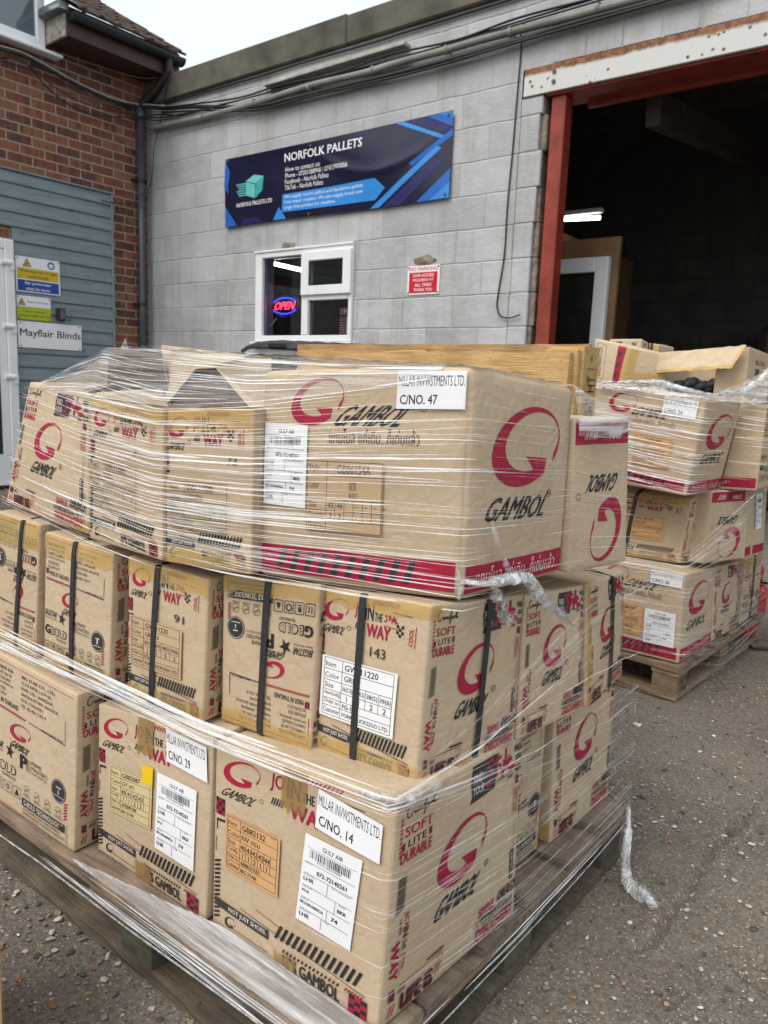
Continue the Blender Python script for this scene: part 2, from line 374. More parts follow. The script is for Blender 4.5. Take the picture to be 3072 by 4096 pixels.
def design_side(c):
    c.vhatch(.035, .75, .05, .93, 9, INK_R, .3)
    c.strokes(COMFORT, .07, .885, .27, .975, .0016, INK_K)
    c.text('SOFT', .065, .83, .25, .875, INK_R, bold=.01); c.text('LITE', .09, .782, .21, .815, INK_K); c.checker(.225, .785, .245, .818, 2, 3, INK_K, INK_R)
    c.checker(.05, .775, .068, .808, 2, 3, INK_K, INK_R); c.text('DURABLE', .045, .72, .25, .77, INK_R, bold=.03)
    c.poly([(.53, .80), (.545, .83), (.53, .90), (.545, .975), (.75, .975), (.74, .81)], INK_K2); c.text('FIND', .55, .885, .63, .93, INK_W, bold=.01); c.text('YOUR', .55, .832, .64, .875, INK_W, bold=.01)
    c.strokes(STYLE_STROKES, .65, .80, .93, .99, .0055, INK_R)
    c.line((.75, .835), (.87, .83), .0015, INK_K)
    c.text('WALK', .92, .925, .99, .965, INK_K, bold=.03); c.text('JOG', .935, .87, .99, .91, INK_K, bold=.03); c.text('RUN', .935, .815, .99, .855, INK_K, bold=.03)
    c.hatch(.86, .805, .92, .825, 6, INK_K)
    c.swoosh(.30, .45, .70, .745, INK_R); c.text('GAMBOL', .29, .325, .68, .425, INK_K, shear=.25, bold=.02); c.ring(.70, .44, .006, .0011, INK_K, n=16)
    c.text('R', .694, .431, .706, .449, INK_K)
    c.vhatch(.045, .50, .095, .675, 15, INK_K, 1.2)
    c.text('JO', .10, .425, .135, .49, INK_R, rot=-90, bold=.02); c.text('IN', .10, .375, .135, .42, INK_K, rot=-90, bold=.02); c.text('THE', .10, .32, .125, .365, INK_K, rot=-90, bold=.02)
    c.strokes(STYLE_STROKES, .10, .225, .13, .305, .0012, INK_R, rot=1); c.line((.095, .31), (.095, .2), .001, INK_R)
    c.vhatch(.075, .40, .088, .475, 6, INK_K, .2); c.text('WAY', .035, .20, .085, .375, INK_R, rot=-90, bold=.035)
    c.checker(.94, .755, .97, .80, 2, 4, INK_K, INK_R); c.text("IT'S GAMBOL", .945, .60, .97, .735, INK_R, rot=90, bold=.02); c.line((.925, .6), (.925, .75), .001, INK_R); c.vhatch(.93, .61, .94, .735, 14, INK_R, .3)
    c.line((.955, .36), (.955, .575), .001, INK_K)
    c.rect(.925, .235, .95, .40, INK_K2); c.text('NOT JUST SHOES.', .93, .245, .945, .39, INK_W, rot=90, bold=.02); c.ring(.965, .28, .004, .0012, INK_K, .007, 14)
    c.text('SIMPLE', .665, .155, .79, .205, INK_R, bold=.025); c.strokes([[(0, .1), (.12, .95), (.05, .5), (.12, .1)], [(.2, .1), (.22, .9), (.3, .1), (.32, .9)], [(.42, .9), (.38, .9), (.38, .1), (.48, .1)], [(.38, .5), (.46, .5)], [(.54, .1), (.54, .9), (.64, .7), (.54, .5), (.64, .1)], [(.82, .8), (.72, .8), (.70, .2), (.80, .1), (.82, .45), (.76, .45)], [(.88, .9), (.94, .5), (1., .95)], [(.94, .5), (.90, .05)]], .82, .155, .985, .225, .0028, INK_K)
    c.rect(.69, .112, .91, .142, INK_K2); c.text('C O L O R F U L', .70, .118, .90, .136, INK_W); c.hatch(.64, .112, .688, .142, 3, INK_K); c.hatch(.915, .112, .97, .142, 3, INK_K)
    c.text('DISCOVERY', .655, .035, .965, .098, INK_R, bold=.035)
    c.line((.10, .155), (.40, .155), .0011, INK_K); c.line((.28, .172), (.40, .172), .0028, INK_K); c.line((.35, .14), (.395, .14), .001, INK_R); c.line((.395, .14), (.395, .115), .001, INK_R)
    c.checker(.045, .105, .078, .155, 2, 4, INK_K, INK_R); c.hatch(.095, .12, .15, .142, 6, INK_K)
    c.text('LIFE IS', .126, .024, .336, .102, INK_R, bold=.045); c.text('LIFE IS', .12, .03, .33, .108, INK_K, bold=.045); c.hatch(.04, .035, .10, .085, 2, INK_R, .8, .4); c.hatch(.34, .06, .40, .11, 2, INK_R, .8, .4)
def design_company(c):
    c.line((.03, .965), (.97, .965), .0012, INK_R); c.line((.03, .80), (.03, .965), .0012, INK_R)
    for k, (t, w) in enumerate((('บริษัท บิ๊กสตาร์ จำกัด', .27), ('15 ซอยพระรามที่ 2 ซอย 100', .25), ('ถนนพระราม 2 แขวงแสมดำ', .24), ('เขตบางขุนเทียน กรุงเทพมหานคร', .27), ('รหัสไปรษณีย์ 10150', .18), ('โทร. 02-450-1101-9', .19))):
        c.text(t, .06, .915-k*.034, .06+w, .943-k*.034, INK_K, bold=.012 if k == 0 else 0)
    for k, (t, w) in enumerate((('BIG STAR CO., LTD.', .36), ('15 SOI RAMA 2 SOI 100,', .32), ('RAMA 2 RD., SAMAEDUM,', .34), ('BANGKHUNTHIEN, BANGKOK,', .40), ('10150, THAILAND.', .24), ('TEL. 02-450-1101-9', .27))):
        c.text(t, .43, .915-k*.036, .43+w, .938-k*.036, INK_K, bold=.012 if k == 0 else 0)
    c.checker(.03, .70, .075, .74, 3, 4, INK_K, INK_R); c.text('MADE IN THAILAND', .09, .695, .40, .728, INK_K, bold=.012)
    c.hatch(.03, .655, .50, .672, 26, INK_R); c.line((.52, .665), (.90, .65), .0016, INK_K); c.line((.90, .65), (.90, .80), .0012, INK_K)
    c.text('WWW.GAMBOL.CO.TH', .66, .655, .88, .67, INK_K, bold=.012)
    c.swoosh(.29, .50, .55, .615, INK_R); c.text('GAMBOL', .29, .435, .55, .485, INK_K, shear=.25, bold=.02)
    c.text('BIGSTAR', .02, .385, .23, .43, INK_K, bold=.014, shear=.1); c.text('Better Everyday', .03, .36, .22, .378, INK_K)
    st = []
    for k in range(10):
        a = math.radians(80+36*k); r = .042 if k % 2 == 0 else .016; st.append((.30+r*1.5*math.cos(a)*c.H/c.W*.8, .395+r*math.sin(a)*1.25))
    c.poly(st, INK_K)
    c.text('P', .42, .33, .50, .425, INK_K, bold=.05); c.hatch(.50, .335, .535, .42, 1, INK_K, 0, .1)
    for k in range(7): c.line((.49, .34+k*.012), (.545, .34+k*.012), .001, INK_K)
    c.text('PRIME', .555, .395, .66, .42, INK_K); c.text("MINISTER'S", .555, .36, .72, .386, INK_K); c.text('EXPORT AWARD 2016', .555, .335, .72, .35, INK_K)
    c.disc(.84, .335, .021*c.H/.28, INK_K2); c.ring(.84, .335, .0195*c.H/.28, .0008, INK_W); c.text('T', .815, .315, .865, .36, INK_W, bold=.03); c.line((.79, .300), (.89, .30), .0012, INK_W)
    c.text('G', .03, .245, .115, .315, INK_K, bold=.05); c.text('BOLD', .125, .245, .375, .31, INK_K, bold=.03); c.text('BOLD', .135, .252, .367, .303, CARD, bold=-.004); c.text('TECHNOLOGY', .21, .215, .375, .234, INK_K, bold=.012)
    for k in range(4):
        u = .03+k*.105; c.frame(u, .115, u+.085, .185, .0011, INK_K)
        if k == 0: c.line((u+.028, .13), (u+.028, .17), .0016, INK_K); c.line((u+.056, .13), (u+.056, .17), .0016, INK_K)
        elif k == 1: c.text('B', u+.025, .142, u+.06, .172, INK_K, bold=.03); c.line((u+.02, .132), (u+.065, .132), .0014, INK_K)
        elif k == 2: c.ring(u+.0425, .152, .006, .002, INK_K, n=12)
        else: c.poly([(u+.0425, .172), (u+.02, .13), (u+.065, .13)], INK_K)
    for k, t in enumerate(('SOFT', 'COMFORT', 'LITE', 'DURABLE')):
        u = .50+k*.115; c.ring(u, .205, .0085*c.H/.28, .0008, INK_K, n=18); c.line((u-.03, .20), (u+.03, .21), .0009, INK_K); c.line((u-.02, .19), (u+.02, .225), .0008, INK_K); c.text(t, u-.04, .158, u+.04, .173, INK_K)
    c.rect(.45, .088, .91, .142, INK_K2); c.text('G-BOLD TECHNOLOGY', .47, .098, .86, .132, INK_W, bold=.02); c.text('TM', .87, .122, .895, .135, INK_W)
    c.text("IS THE GAMBOL'S EXCLUSIVE MATERIALS", .46, .062, .86, .078, INK_K, bold=.01); c.text('MANUFACTURED BY CUTTING-EDGE TECHNOLOGY.', .46, .036, .91, .052, INK_K, bold=.01)
    c.vhatch(.90, .17, .93, .30, 6, INK_R, .9); c.line((.93, .03), (.93, .15), .0014, INK_K); c.line((.05, .02), (.62, .02), .0011, INK_R)
def design_big(c, thai=True):
    """wide face with a crimson band"""
    c.swoosh(.15, .745, .435, .965, INK_R); c.text('GAMBOL', .36, .745, .78, .84, INK_K, shear=.3, bold=.02); c.ring(.80, .835, .007, .0012, INK_K, n=16)
    if thai: c.text('แกมโบล แค่เดิน...ก็เด่นแล้ว', .36, .665, .79, .735, INK_K2, bold=.004)
    c.rect(.02, .03, .975, .165, INK_R); c.hatch(.10, .045, .84, .15, 10, INK_K2, .45, .42)
def design_big_side(c, thai=True):
    c.swoosh(.16, .49, .88, .875, INK_R); c.text('GAMBOL', .13, .335, .80, .445, INK_K, shear=.15, bold=.025); c.ring(.77, .45, .007, .0012, INK_K, n=16); c.text('R', .755, .44, .785, .46, INK_K)
    c.rect(.03, .02, .97, .145, INK_R)
    if thai: c.text('แกมโบล แค่เดิน...ก็เด่นแล้ว', .12, .045, .9, .13, INK_W)
def design_join_band(c):
    c.rect(.03, .02, .985, .16, INK_R); c.text('JOIN', .16, .055, .40, .13, INK_W, bold=.03); c.text('THE', .43, .055, .54, .115, INK_K, bold=.03); c.text('WAY', .57, .055, .85, .13, INK_W, shear=.3, bold=.015)
    c.swoosh(.12, .52, .72, .96, INK_R); c.text('GAMBOL', .2, .36, .85, .48, INK_K, shear=.25, bold=.025); c.ring(.91, .5, .006, .001, INK_K, n=14)

def barcode(c, u0, v0, u1, v1, seed=3):
    r = random.Random(seed); u = u0
    while u < u1:
        w = r.choice((.004, .004, .008, .012))*(u1-u0)/.8*1.6; c.rect(u, v0, min(u1, u+w), v1, INK_K, 1, 1); u += w+r.choice((.005, .008, .011))*(u1-u0)/.8*1.6
def airway_label(c):
    c.rect(0, 0, 1, 1, PAPER, 9, 12); L = lambda a, b: c.line(a, b, .0006, INK_K)
    c.text('GULF AIR', .33, .885, .70, .935, INK_K, bold=.02); L((.06, .86), (.94, .86)); barcode(c, .12, .755, .86, .845); c.text('072721402610000', .26, .728, .70, .748, INK_K)
    L((.06, .70), (.94, .70)); c.text('MAWB. NO.', .05, .682, .2, .693, INK_K); c.text('072-72140261', .28, .60, .82, .65, INK_K, bold=.025); L((.06, .57), (.94, .57))
    c.text('DESTINATION', .05, .548, .26, .56, INK_K); c.text('LHR', .06, .485, .25, .53, INK_K, bold=.02); c.text('TOTAL NO.OF PIECES', .56, .548, .90, .56, INK_K); L((.5, .43), (.5, .57)); L((.06, .43), (.94, .43))
    c.text('AGENT NAME', .05, .41, .24, .422, INK_K); c.text('M+R', .06, .35, .19, .385, INK_K, bold=.01); c.text('ORIGIN', .72, .41, .84, .422, INK_K); c.text('BKK', .71, .33, .87, .37, INK_K, bold=.025); L((.66, .29), (.66, .43)); L((.06, .29), (.94, .29))
    c.text('HAWB. NO.', .05, .268, .2, .28, INK_K); c.text('BKLHRN08002A', .05, .215, .48, .248, INK_K, bold=.014); c.text('74', .62, .20, .74, .245, INK_K, bold=.03); L((.54, .16), (.54, .29)); L((.06, .16), (.94, .16))
    c.text('DESTINATION', .05, .138, .26, .15, INK_K); c.text('LHR', .06, .07, .24, .115, INK_K, bold=.02); c.text('OTHER', .5, .138, .6, .15, INK_K); L((.46, .03), (.46, .16))
def number_label(c, n):
    c.rect(0, 0, 1, 1, PAPER, 10, 6); c.text('MILLAR INVWSTMENTS LTD.', .02, .60, .98, .88, INK_K, bold=.004); c.text('C/NO. '+n, .05, .12, .60, .38, INK_K, bold=.02)
def product_label(c, paper, item, color, sizes, conf, order, cust, code='', conf_name='Config', opaque=True):
    if opaque: c.rect(0, 0, 1, 1, paper, 10, 8)
    w = .0009; x = .29; R = (.96, .76, .58, .42, .28, .14, .03)
    for k, v in enumerate((.97,)+(.79, .61, .45, .31, .19, .04)): c.line((.04, v), (.96, v), w, INK_K)
    rows = ((.97, .79), (.79, .61), (.61, .45), (.45, .31), (.31, .19), (.19, .04))
    for t, (a, b) in zip(('Item', 'Color', 'Size', conf_name, 'Order no.', 'Customer'), rows):
        ww = .028*len(t) if len(t) < 9 else .235
        c.ctext(t, .055, b+.04, b+.04+min(.085, a-b-.05), INK_K, .006, .225, True)
    for a, b in (((.04, .04), (.04, .97)), ((x, .04), (x, .97)), ((.96, .04), (.96, .97))): c.line(a, b, w, INK_K)
    c.ctext(item, x+.03, .825, .925, INK_K, .014, .55, True); c.ctext(color, x+.03, .655, .745, INK_K, .006, .6, True)
    if code: c.text(code, .84, .935, .93, .96, INK_K)
    n = max(len(sizes), 4); cw = (.96-x)/(n+(1 if n > 4 or len(sizes[0]) < 3 else 0)); small = len(sizes[0]) > 3
    for k in range(1, n+1): 
        if x+cw*k < .95: c.line((x+cw*k, .31), (x+cw*k, .61), .0007, INK_K)
    for k, (a, b) in enumerate(zip(sizes, conf)):
        u = x+cw*(k+.5); c.ctext(a, u, .475, .57, INK_K, .008, cw*.84)
        if b: c.ctext(b, u, .335, .425, INK_K, .008)
    c.ctext(order, x+.03, .215, .285, INK_K, .012, .6, True); c.ctext(cust, x+.03, .080, .145, INK_K, .004, .62, True)
def style_label(c):
    c.rect(0, 0, 1, 1, CLEARP, 10, 10); w = .0009
    for v in (.99, .79, .46, .30, .155, .01): c.line((.01, v), (.99, v), w, INK_K)
    for u, a, b in ((.01, .01, .99), (.27, .01, .99), (.99, .01, .99), (.39, .155, .46), (.51, .155, .46), (.63, .155, .46), (.75, .155, .46), (.87, .155, .46)): c.line((u, a), (u, b), w, INK_K)
    c.text('Style', .03, .83, .17, .95, INK_K); c.text('GB86154A', .40, .83, .84, .95, INK_K); c.text('Color', .03, .61, .17, .71, INK_K); c.text('แดง', .57, .60, .66, .72, INK_K); c.text('RED', .57, .49, .68, .56, INK_K)
    c.text('Size', .03, .34, .14, .43, INK_K); c.text('Quantity', .03, .175, .25, .28, INK_K); c.text('Order no.', .03, .04, .25, .13, INK_K)
    c.text('45', .29, .34, .37, .42, INK_K); c.text('46', .41, .34, .49, .42, INK_K); c.text('3', .31, .19, .35, .27, INK_K); c.text('3', .43, .19, .47, .27, INK_K)
    for k in range(4):
        for v in (.375, .225): c.line((.67+k*.12-.01, v), (.69+k*.12, v), .0012, INK_K)
# ---------------------------------------------------------------- cartons
FACES = {'front': lambda u, v: (u, 0, v), 'right': lambda u, v: (1, u, v), 'top': lambda u, v: (u, v, 1), 'left': lambda u, v: (0, 1-u, v), 'back': lambda u, v: (1-u, 1, v), 'bottom': lambda u, v: (u, 1-v, 0)}
OUTN = {'front': (0, -1, 0), 'right': (1, 0, 0), 'top': (0, 0, 1), 'left': (-1, 0, 0), 'back': (0, 1, 0), 'bottom': (0, 0, -1)}
class Hexa:
    """a carton from eight corners BL BR SB LB (bottom) TL TR ST LT (top), softened edges and bulging faces"""
    def __init__(s, c8, seed=0, r=.003, bulge=.002):
        c = [V(p) for p in c8]; s.B = c[:4]; s.T = c[4:]; s.seed = V((seed*3.1, seed*1.7, seed*.9)); s.r = r; s.bulge = bulge
        s.size = ((c[1]-c[0]).length, (c[2]-c[1]).length, (c[4]-c[0]).length)
        s.nrm = {}
        for f in FACES:
            a, b, d, e = (s.tri(*FACES[f](*q)) for q in ((0, 0), (1, 0), (1, 1), (0, 1)))
            s.nrm[f] = ((b-a)+(d-e)).cross((e-a)+(d-b)).normalized()
            if f == 'bottom': s.nrm[f] = -s.nrm[f] if s.nrm[f].z > 0 else s.nrm[f]
    def tri(s, a, b, c):
        lo = lerp(lerp(s.B[0], s.B[1], a), lerp(s.B[3], s.B[2], a), b); hi = lerp(lerp(s.T[0], s.T[1], a), lerp(s.T[3], s.T[2], a), b)
        return lerp(lo, hi, c)
    def pos(s, f, u, v, off=0.):
        p = FACES[f](u, v); ri = [s.r/max(.02, x) for x in s.size]
        q = [min(max(p[k], ri[k]), 1-ri[k]) for k in range(3)]; d = [(p[k]-q[k])/ri[k] for k in range(3)]; L = math.sqrt(sum(x*x for x in d))
        if L > 1: p = [q[k]+d[k]/L*ri[k] for k in range(3)]
        w = s.tri(*p); k = 16*u*(1-u)*v*(1-v); k = k**.5
        n3 = noise.noise(w*7+s.seed)*.6
        return w+s.nrm[f]*(off+k*(s.bulge+n3*.004))
    def face(s, mb, f, mat, n=26):
        W = {'front': (0, 2), 'right': (1, 2), 'top': (0, 1), 'left': (1, 2), 'back': (0, 2), 'bottom': (0, 1)}[f]
        def ax(L):
            e = s.r/max(.02, L); return [0, e*.35, e]+[lerp(e, 1-e, k/n) for k in range(1, n)]+[1-e, 1-e*.35, 1]
        us, vs = ax(s.size[W[0]]), ax(s.size[W[1]])
        pts = [s.pos(f, u, v) for v in vs for u in us]; m = len(us)
        mb.mesh(pts, [(j*m+i, j*m+i+1, (j+1)*m+i+1, (j+1)*m+i) for j in range(len(vs)-1) for i in range(m-1)], mat)
    def dims(s, f):
        a, b, d = (s.tri(*FACES[f](*q)) for q in ((0, 0), (1, 0), (0, 1))); return (b-a).length, (d-a).length
BOX = {
'A3':[[-.9235,.7651,.128],[-.5713,.7715,.128],[-.5467,1.1285,.128],[-.8989,1.1221,.128],[-.9204,.7688,.4567],[-.5602,.7794,.4829],[-.5544,1.1246,.4638],[-.9147,1.114,.4376]],
'A2':[[-1.2498,.7531,.128],[-.9346,.7587,.128],[-.9405,1.0886,.128],[-1.2557,1.083,.128],[-1.2463,.7589,.426],[-.9264,.7686,.4592],[-.9322,1.0986,.4592],[-1.2521,1.0888,.426]],
'A1':[[-1.6143,.7084,.128],[-1.2743,.7174,.128],[-1.2823,1.0174,.128],[-1.6223,1.0084,.128],[-1.6076,.7229,.4583],[-1.2676,.7289,.4463],[-1.2756,1.0289,.4463],[-1.6156,1.0229,.4583]],
'A4':[[-.93,1.14,.128],[-.612,1.145,.128],[-.6048,1.3328,.128],[-.9228,1.3278,.128],[-.93,1.14,.452],[-.612,1.145,.452],[-.6074,1.3316,.3574],[-.9254,1.3266,.3574]],
'A5':[[-.8918,1.3615,.128],[-.5918,1.3615,.128],[-.5757,1.6297,.128],[-.8757,1.6297,.128],[-.903,1.3566,.3595],[-.603,1.3566,.3595],[-.5855,1.6261,.3918],[-.8855,1.6261,.3918]],
'B5':[[-.7852,.8509,.462],[-.5841,.8539,.462],[-.5497,1.0864,.462],[-.7507,1.0833,.462],[-.7795,.856,.7299],[-.5752,.8599,.7394],[-.5507,1.0859,.7157],[-.7549,1.082,.7062]],
'B4':[[-.9686,.8203,.462],[-.7741,.8358,.462],[-.7939,1.085,.462],[-.9884,1.0696,.462],[-.9676,.8215,.7166],[-.7678,.8415,.7348],[-.7876,1.0907,.7348],[-.9874,1.0707,.7166]],
'B3':[[-1.1739,.7733,.462],[-.9809,.79,.462],[-1.0042,1.059,.462],[-1.1971,1.0423,.462],[-1.1707,.7781,.7213],[-.975,.7972,.7105],[-.9983,1.0662,.7105],[-1.194,1.0471,.7213]],
'B2':[[-1.4293,.7524,.462],[-1.2093,.7571,.462],[-1.215,1.027,.462],[-1.435,1.0224,.462],[-1.4243,.7618,.7281],[-1.2025,.7677,.7211],[-1.2083,1.0376,.7211],[-1.43,1.0317,.7281]],
'B1':[[-1.6412,.7559,.462],[-1.4695,.755,.462],[-1.4681,1.025,.462],[-1.6398,1.0259,.462],[-1.6367,.7656,.7406],[-1.4612,.7706,.7352],[-1.4599,1.0406,.7352],[-1.6353,1.0356,.7406]],
'B6':[[-.7698,1.0976,.462],[-.5498,1.0976,.462],[-.5221,1.2971,.462],[-.7421,1.2971,.462],[-.773,1.096,.7112],[-.553,1.096,.7112],[-.537,1.2909,.6966],[-.757,1.2909,.6966]],
'B7':[[-.739,1.3074,.462],[-.519,1.3074,.462],[-.5321,1.5201,.462],[-.7521,1.5201,.462],[-.7555,1.3006,.6961],[-.5355,1.3006,.6961],[-.5469,1.5147,.6818],[-.7669,1.5147,.6818]],
'T4':[[-.9091,.8454,.728],[-.5578,.9043,.742],[-.5305,1.1733,.742],[-.8819,1.1145,.728],[-.9073,.8475,1.0526],[-.559,.9035,1.0675],[-.5315,1.1729,1.0449],[-.8798,1.1168,1.03]],
'T3':[[-1.054,.765,.7338],[-.8607,.785,.7425],[-.8807,1.045,.7425],[-1.074,1.025,.7338],[-1.0516,.7683,.9881],[-.859,.7869,.9967],[-.879,1.0469,.9967],[-1.0716,1.0283,.9881]],
'T2':[[-1.2607,.757,.7418],[-1.045,.757,.7367],[-1.053,1.027,.7367],[-1.2687,1.027,.7418],[-1.2566,.7638,.9954],[-1.0426,.7603,.9874],[-1.0506,1.0303,.9874],[-1.2646,1.0338,.9954]],
'T1':[[-1.6571,.8,.7529],[-1.2879,.772,.7417],[-1.2579,1.012,.7417],[-1.6271,1.04,.7529],[-1.5948,.83,1.0141],[-1.2837,.7789,.9971],[-1.2537,1.0189,.9971],[-1.5648,1.07,1.0141]],
'T5':[[-.8185,1.1793,.742],[-.5185,1.1793,.742],[-.4823,1.3424,.742],[-.7823,1.3424,.742],[-.827,1.1755,.9948],[-.527,1.1755,.9948],[-.4985,1.3364,.9959],[-.7985,1.3364,.9959]],
'C1':[[-1.0645,2.636,.13],[-.7345,2.64,.13],[-.7162,2.9716,.13],[-1.0462,2.9676,.13],[-1.0724,2.6338,.4547],[-.7424,2.6378,.4447],[-.7358,2.9667,.4156],[-1.0658,2.9627,.4256]],
'C2':[[-1.0152,2.9796,.13],[-.7152,2.9796,.13],[-.693,3.2525,.13],[-.993,3.2525,.13],[-1.0358,2.9745,.4152],[-.7358,2.9745,.4152],[-.7115,3.2484,.3982],[-1.0115,3.2484,.3982]],
'C3':[[-.993,3.3025,.13],[-.693,3.3025,.13],[-.681,3.5425,.13],[-.981,3.5425,.13],[-.9989,3.3012,.4006],[-.6989,3.3012,.4006],[-.6869,3.5412,.4006],[-.9869,3.5412,.4006]],
'C4':[[-1.0831,2.7759,.445],[-.8131,2.7959,.445],[-.7662,2.9157,.445],[-1.0362,2.8957,.445],[-1.0657,2.7809,.6786],[-.7957,2.8009,.6786],[-.7629,2.9166,.7039],[-1.0329,2.8966,.7039]],
'C5':[[-1.0403,2.837,.45],[-.7403,2.837,.45],[-.6567,3.0619,.45],[-.9567,3.0619,.45],[-1.0365,2.838,.7136],[-.7365,2.838,.7136],[-.6721,3.0585,.709],[-.9721,3.0585,.709]],
'C6':[[-.9553,3.0491,.45],[-.6553,3.0491,.45],[-.6273,3.2443,.45],[-.9273,3.2443,.45],[-.9706,3.0457,.7072],[-.6706,3.0457,.7072],[-.6418,3.2414,.7042],[-.9418,3.2414,.7042]],
'C7':[[-1.1081,2.63,.7384],[-.7584,2.6,.7149],[-.7332,2.9,.713],[-1.0829,2.93,.7365],[-1.118,2.63,1.0711],[-.7227,2.6,1.0264],[-.6888,2.9,1.0233],[-1.0842,2.93,1.068]],
'C8':[[-.7373,2.93,.7142],[-.6149,2.93,.7201],[-.5949,3.23,.7201],[-.7173,3.23,.7142],[-.6955,2.93,1.019],[-.6121,2.93,1.015],[-.5921,3.23,1.015],[-.6755,3.23,1.019]],
'C10':[[-1.2703,2.97,1.0795],[-1.1432,2.95,1.0828],[-1.0127,3.05,1.085],[-1.1397,3.07,1.0816],[-1.2758,2.97,1.2512],[-1.1187,2.95,1.2134],[-1.0034,3.05,1.1936],[-1.1605,3.07,1.2313]],
'C11':[[-1.3276,3.25,1.0674],[-1.1889,3.25,1.0684],[-1.1905,3.35,1.0775],[-1.3293,3.35,1.0765],[-1.3276,3.25,1.2674],[-1.1889,3.25,1.2684],[-1.1951,3.35,1.2592],[-1.3339,3.35,1.2582]],
'C13':[[-1.1909,3.35,1.0578],[-1.1495,3.35,1.051],[-1.1495,3.55,1.051],[-1.1909,3.55,1.0578],[-1.1909,3.35,1.2578],[-1.1495,3.35,1.251],[-1.1495,3.55,1.251],[-1.1909,3.55,1.2578]],
'C12':[[-1.0261,3.05,.9378],[-.7192,3.05,.9471],[-.7014,3.33,.9512],[-1.0083,3.33,.9419],[-1.0261,3.05,1.1978],[-.7192,3.05,1.2271],[-.7014,3.33,1.2112],[-1.0083,3.33,1.1819]]
}
def fix(k, **kw):
    for i, z in kw.items(): BOX[k][int(i[1])][2] = z
b = BOX['T4']; b[0], b[3], b[4], b[7] = [-.871, .81, .737], [-.8437, 1.079, .737], [-.8725, .815, 1.0522], [-.845, 1.084, 1.03]
for i in (2, 6): BOX['T3'][i][0] -= .03
fix('A4', c6=.452, c7=.452); fix('A5', c4=.44, c5=.44, c6=.45, c7=.45)
CART = {}
def tape_strip(h, root, f, u0, v0, u1, v1, mat=None, off=.0026, rag=.02, seed=1):
    """adhesive tape laid on a face; ragged outline"""
    mb = MB(); n = 10; r = random.Random(seed*13+int(u0*97)+int(v0*31))
    lo = [v0+r.uniform(-rag, rag)*(v0 > .02) for k in range(n+1)]; hi = [v1+r.uniform(-rag, rag)*(v1 < .98) for k in range(n+1)]
    vs = []
    for k in range(n+1):
        u = lerp(u0, u1, k/n)
        for j in range(4): vs.append(h.pos(f, u, lerp(lo[k], hi[k], j/3), off))
    mb.mesh(vs, [(k*4+j, k*4+4+j, k*4+5+j, k*4+1+j) for k in range(n) for j in range(3)], mat or TAPE)
    return mb.build('packing_tape', root, smooth=True)
def label_on(h, root, name, f, quad, draw, W, H, off=.0030, flip=False):
    """sticker: quad = four (u, v) corners BL BR TR TL on the face"""
    c = Cv(W, H, flip); draw(c); mb = MB()
    def pos(u, v, o):
        a, b, d, e = quad; x = lerp(lerp(a[0], b[0], u), lerp(e[0], d[0], u), v); y = lerp(lerp(a[1], b[1], u), lerp(e[1], d[1], u), v)
        return h.pos(f, x, y, off+o)
    c.lay(mb, pos); return mb.build(name, root)
def carton(key, label, art=(), top=True, mat=None, r=.003, bulge=.002, group='cartons stacked on the front pallet', open_top=False):
    h = Hexa(BOX[key], len(CART)+1, r, bulge); mat = mat or CARD; mb = MB()
    for f in FACES:
        if f == 'top' and open_top: continue
        h.face(mb, f, mat)
    for f, fn, flip in art:
        W, H = h.dims(f); c = Cv(W, H, flip); fn(c); c.lay(mb, lambda u, v, o, f=f: h.pos(f, u, v, o))
    if top and not open_top:                                    # the slit between the two top flaps
        c = Cv(*h.dims('top')); c.line((.0, .5), (1, .5), .002, DARKCARD); c.lay(mb, lambda u, v, o: h.pos('top', u, v, o))
    base = sum((V(p) for p in BOX[key][:4]), V())/4
    o = mb.build('carton', None, base, smooth=True); me = o.data
    tag(o, label, 'carton', group); CART[key] = (o, h); return o, h
def strap(h, root, f, u, w=.012, over_top=True, lean=0., off=.0052):
    mb = MB(); W = h.dims(f)[0]; hw = w/W/2; vs = []; n = 12
    P = [(f, k/n) for k in range(n+1)]
    for _, v in P:
        uu = u+lean*(v-.5)
        vs += [h.pos(f, uu-hw, v, off), h.pos(f, uu+hw, v, off)]
    if over_top and f == 'front':
        for k in range(1, 5): vs += [h.pos('top', u+lean*.5-hw, k/4, off), h.pos('top', u+lean*.5+hw, k/4, off)]
    if over_top and f == 'right':
        for k in range(1, 5): vs += [h.pos('top', 1-k/4, u+lean*.5-hw, off), h.pos('top', 1-k/4, u+lean*.5+hw, off)]
    m = len(vs)//2; mb.mesh(vs, [(2*k, 2*k+1, 2*k+3, 2*k+2) for k in range(m-1)], STRAP)
    e = [V(p)-h.nrm[f]*.0016 for p in vs[:2*(n+1)]]            # the strap's thickness
    mb.mesh([x for k in range(n+1) for x in (vs[2*k], e[2*k])], [(2*k, 2*k+1, 2*k+3, 2*k+2) for k in range(n)], STRAP)
    mb.mesh([x for k in range(n+1) for x in (vs[2*k+1], e[2*k+1])], [(2*k, 2*k+1, 2*k+3, 2*k+2) for k in range(n)], STRAP)
    return mb.build('strap', root, smooth=False)
def plabel(h, o, f, quad, W, H, *a, **k): return label_on(h, o, 'product_label', f, quad, lambda c: product_label(c, *a, **k), W, H)
Q = lambda u0, v0, u1, v1, sk=0.: ((u0, v0), (u1, v0-sk), (u1, v1-sk), (u0, v1))
J, S, K, B, BS, JB = design_join, design_side, design_company, design_big, design_big_side, design_join_band
SZ4 = ('36(3.5)', '37(4.5)', '38(5)', '39(6)'); CF4 = ('1', '1', '2', '2')

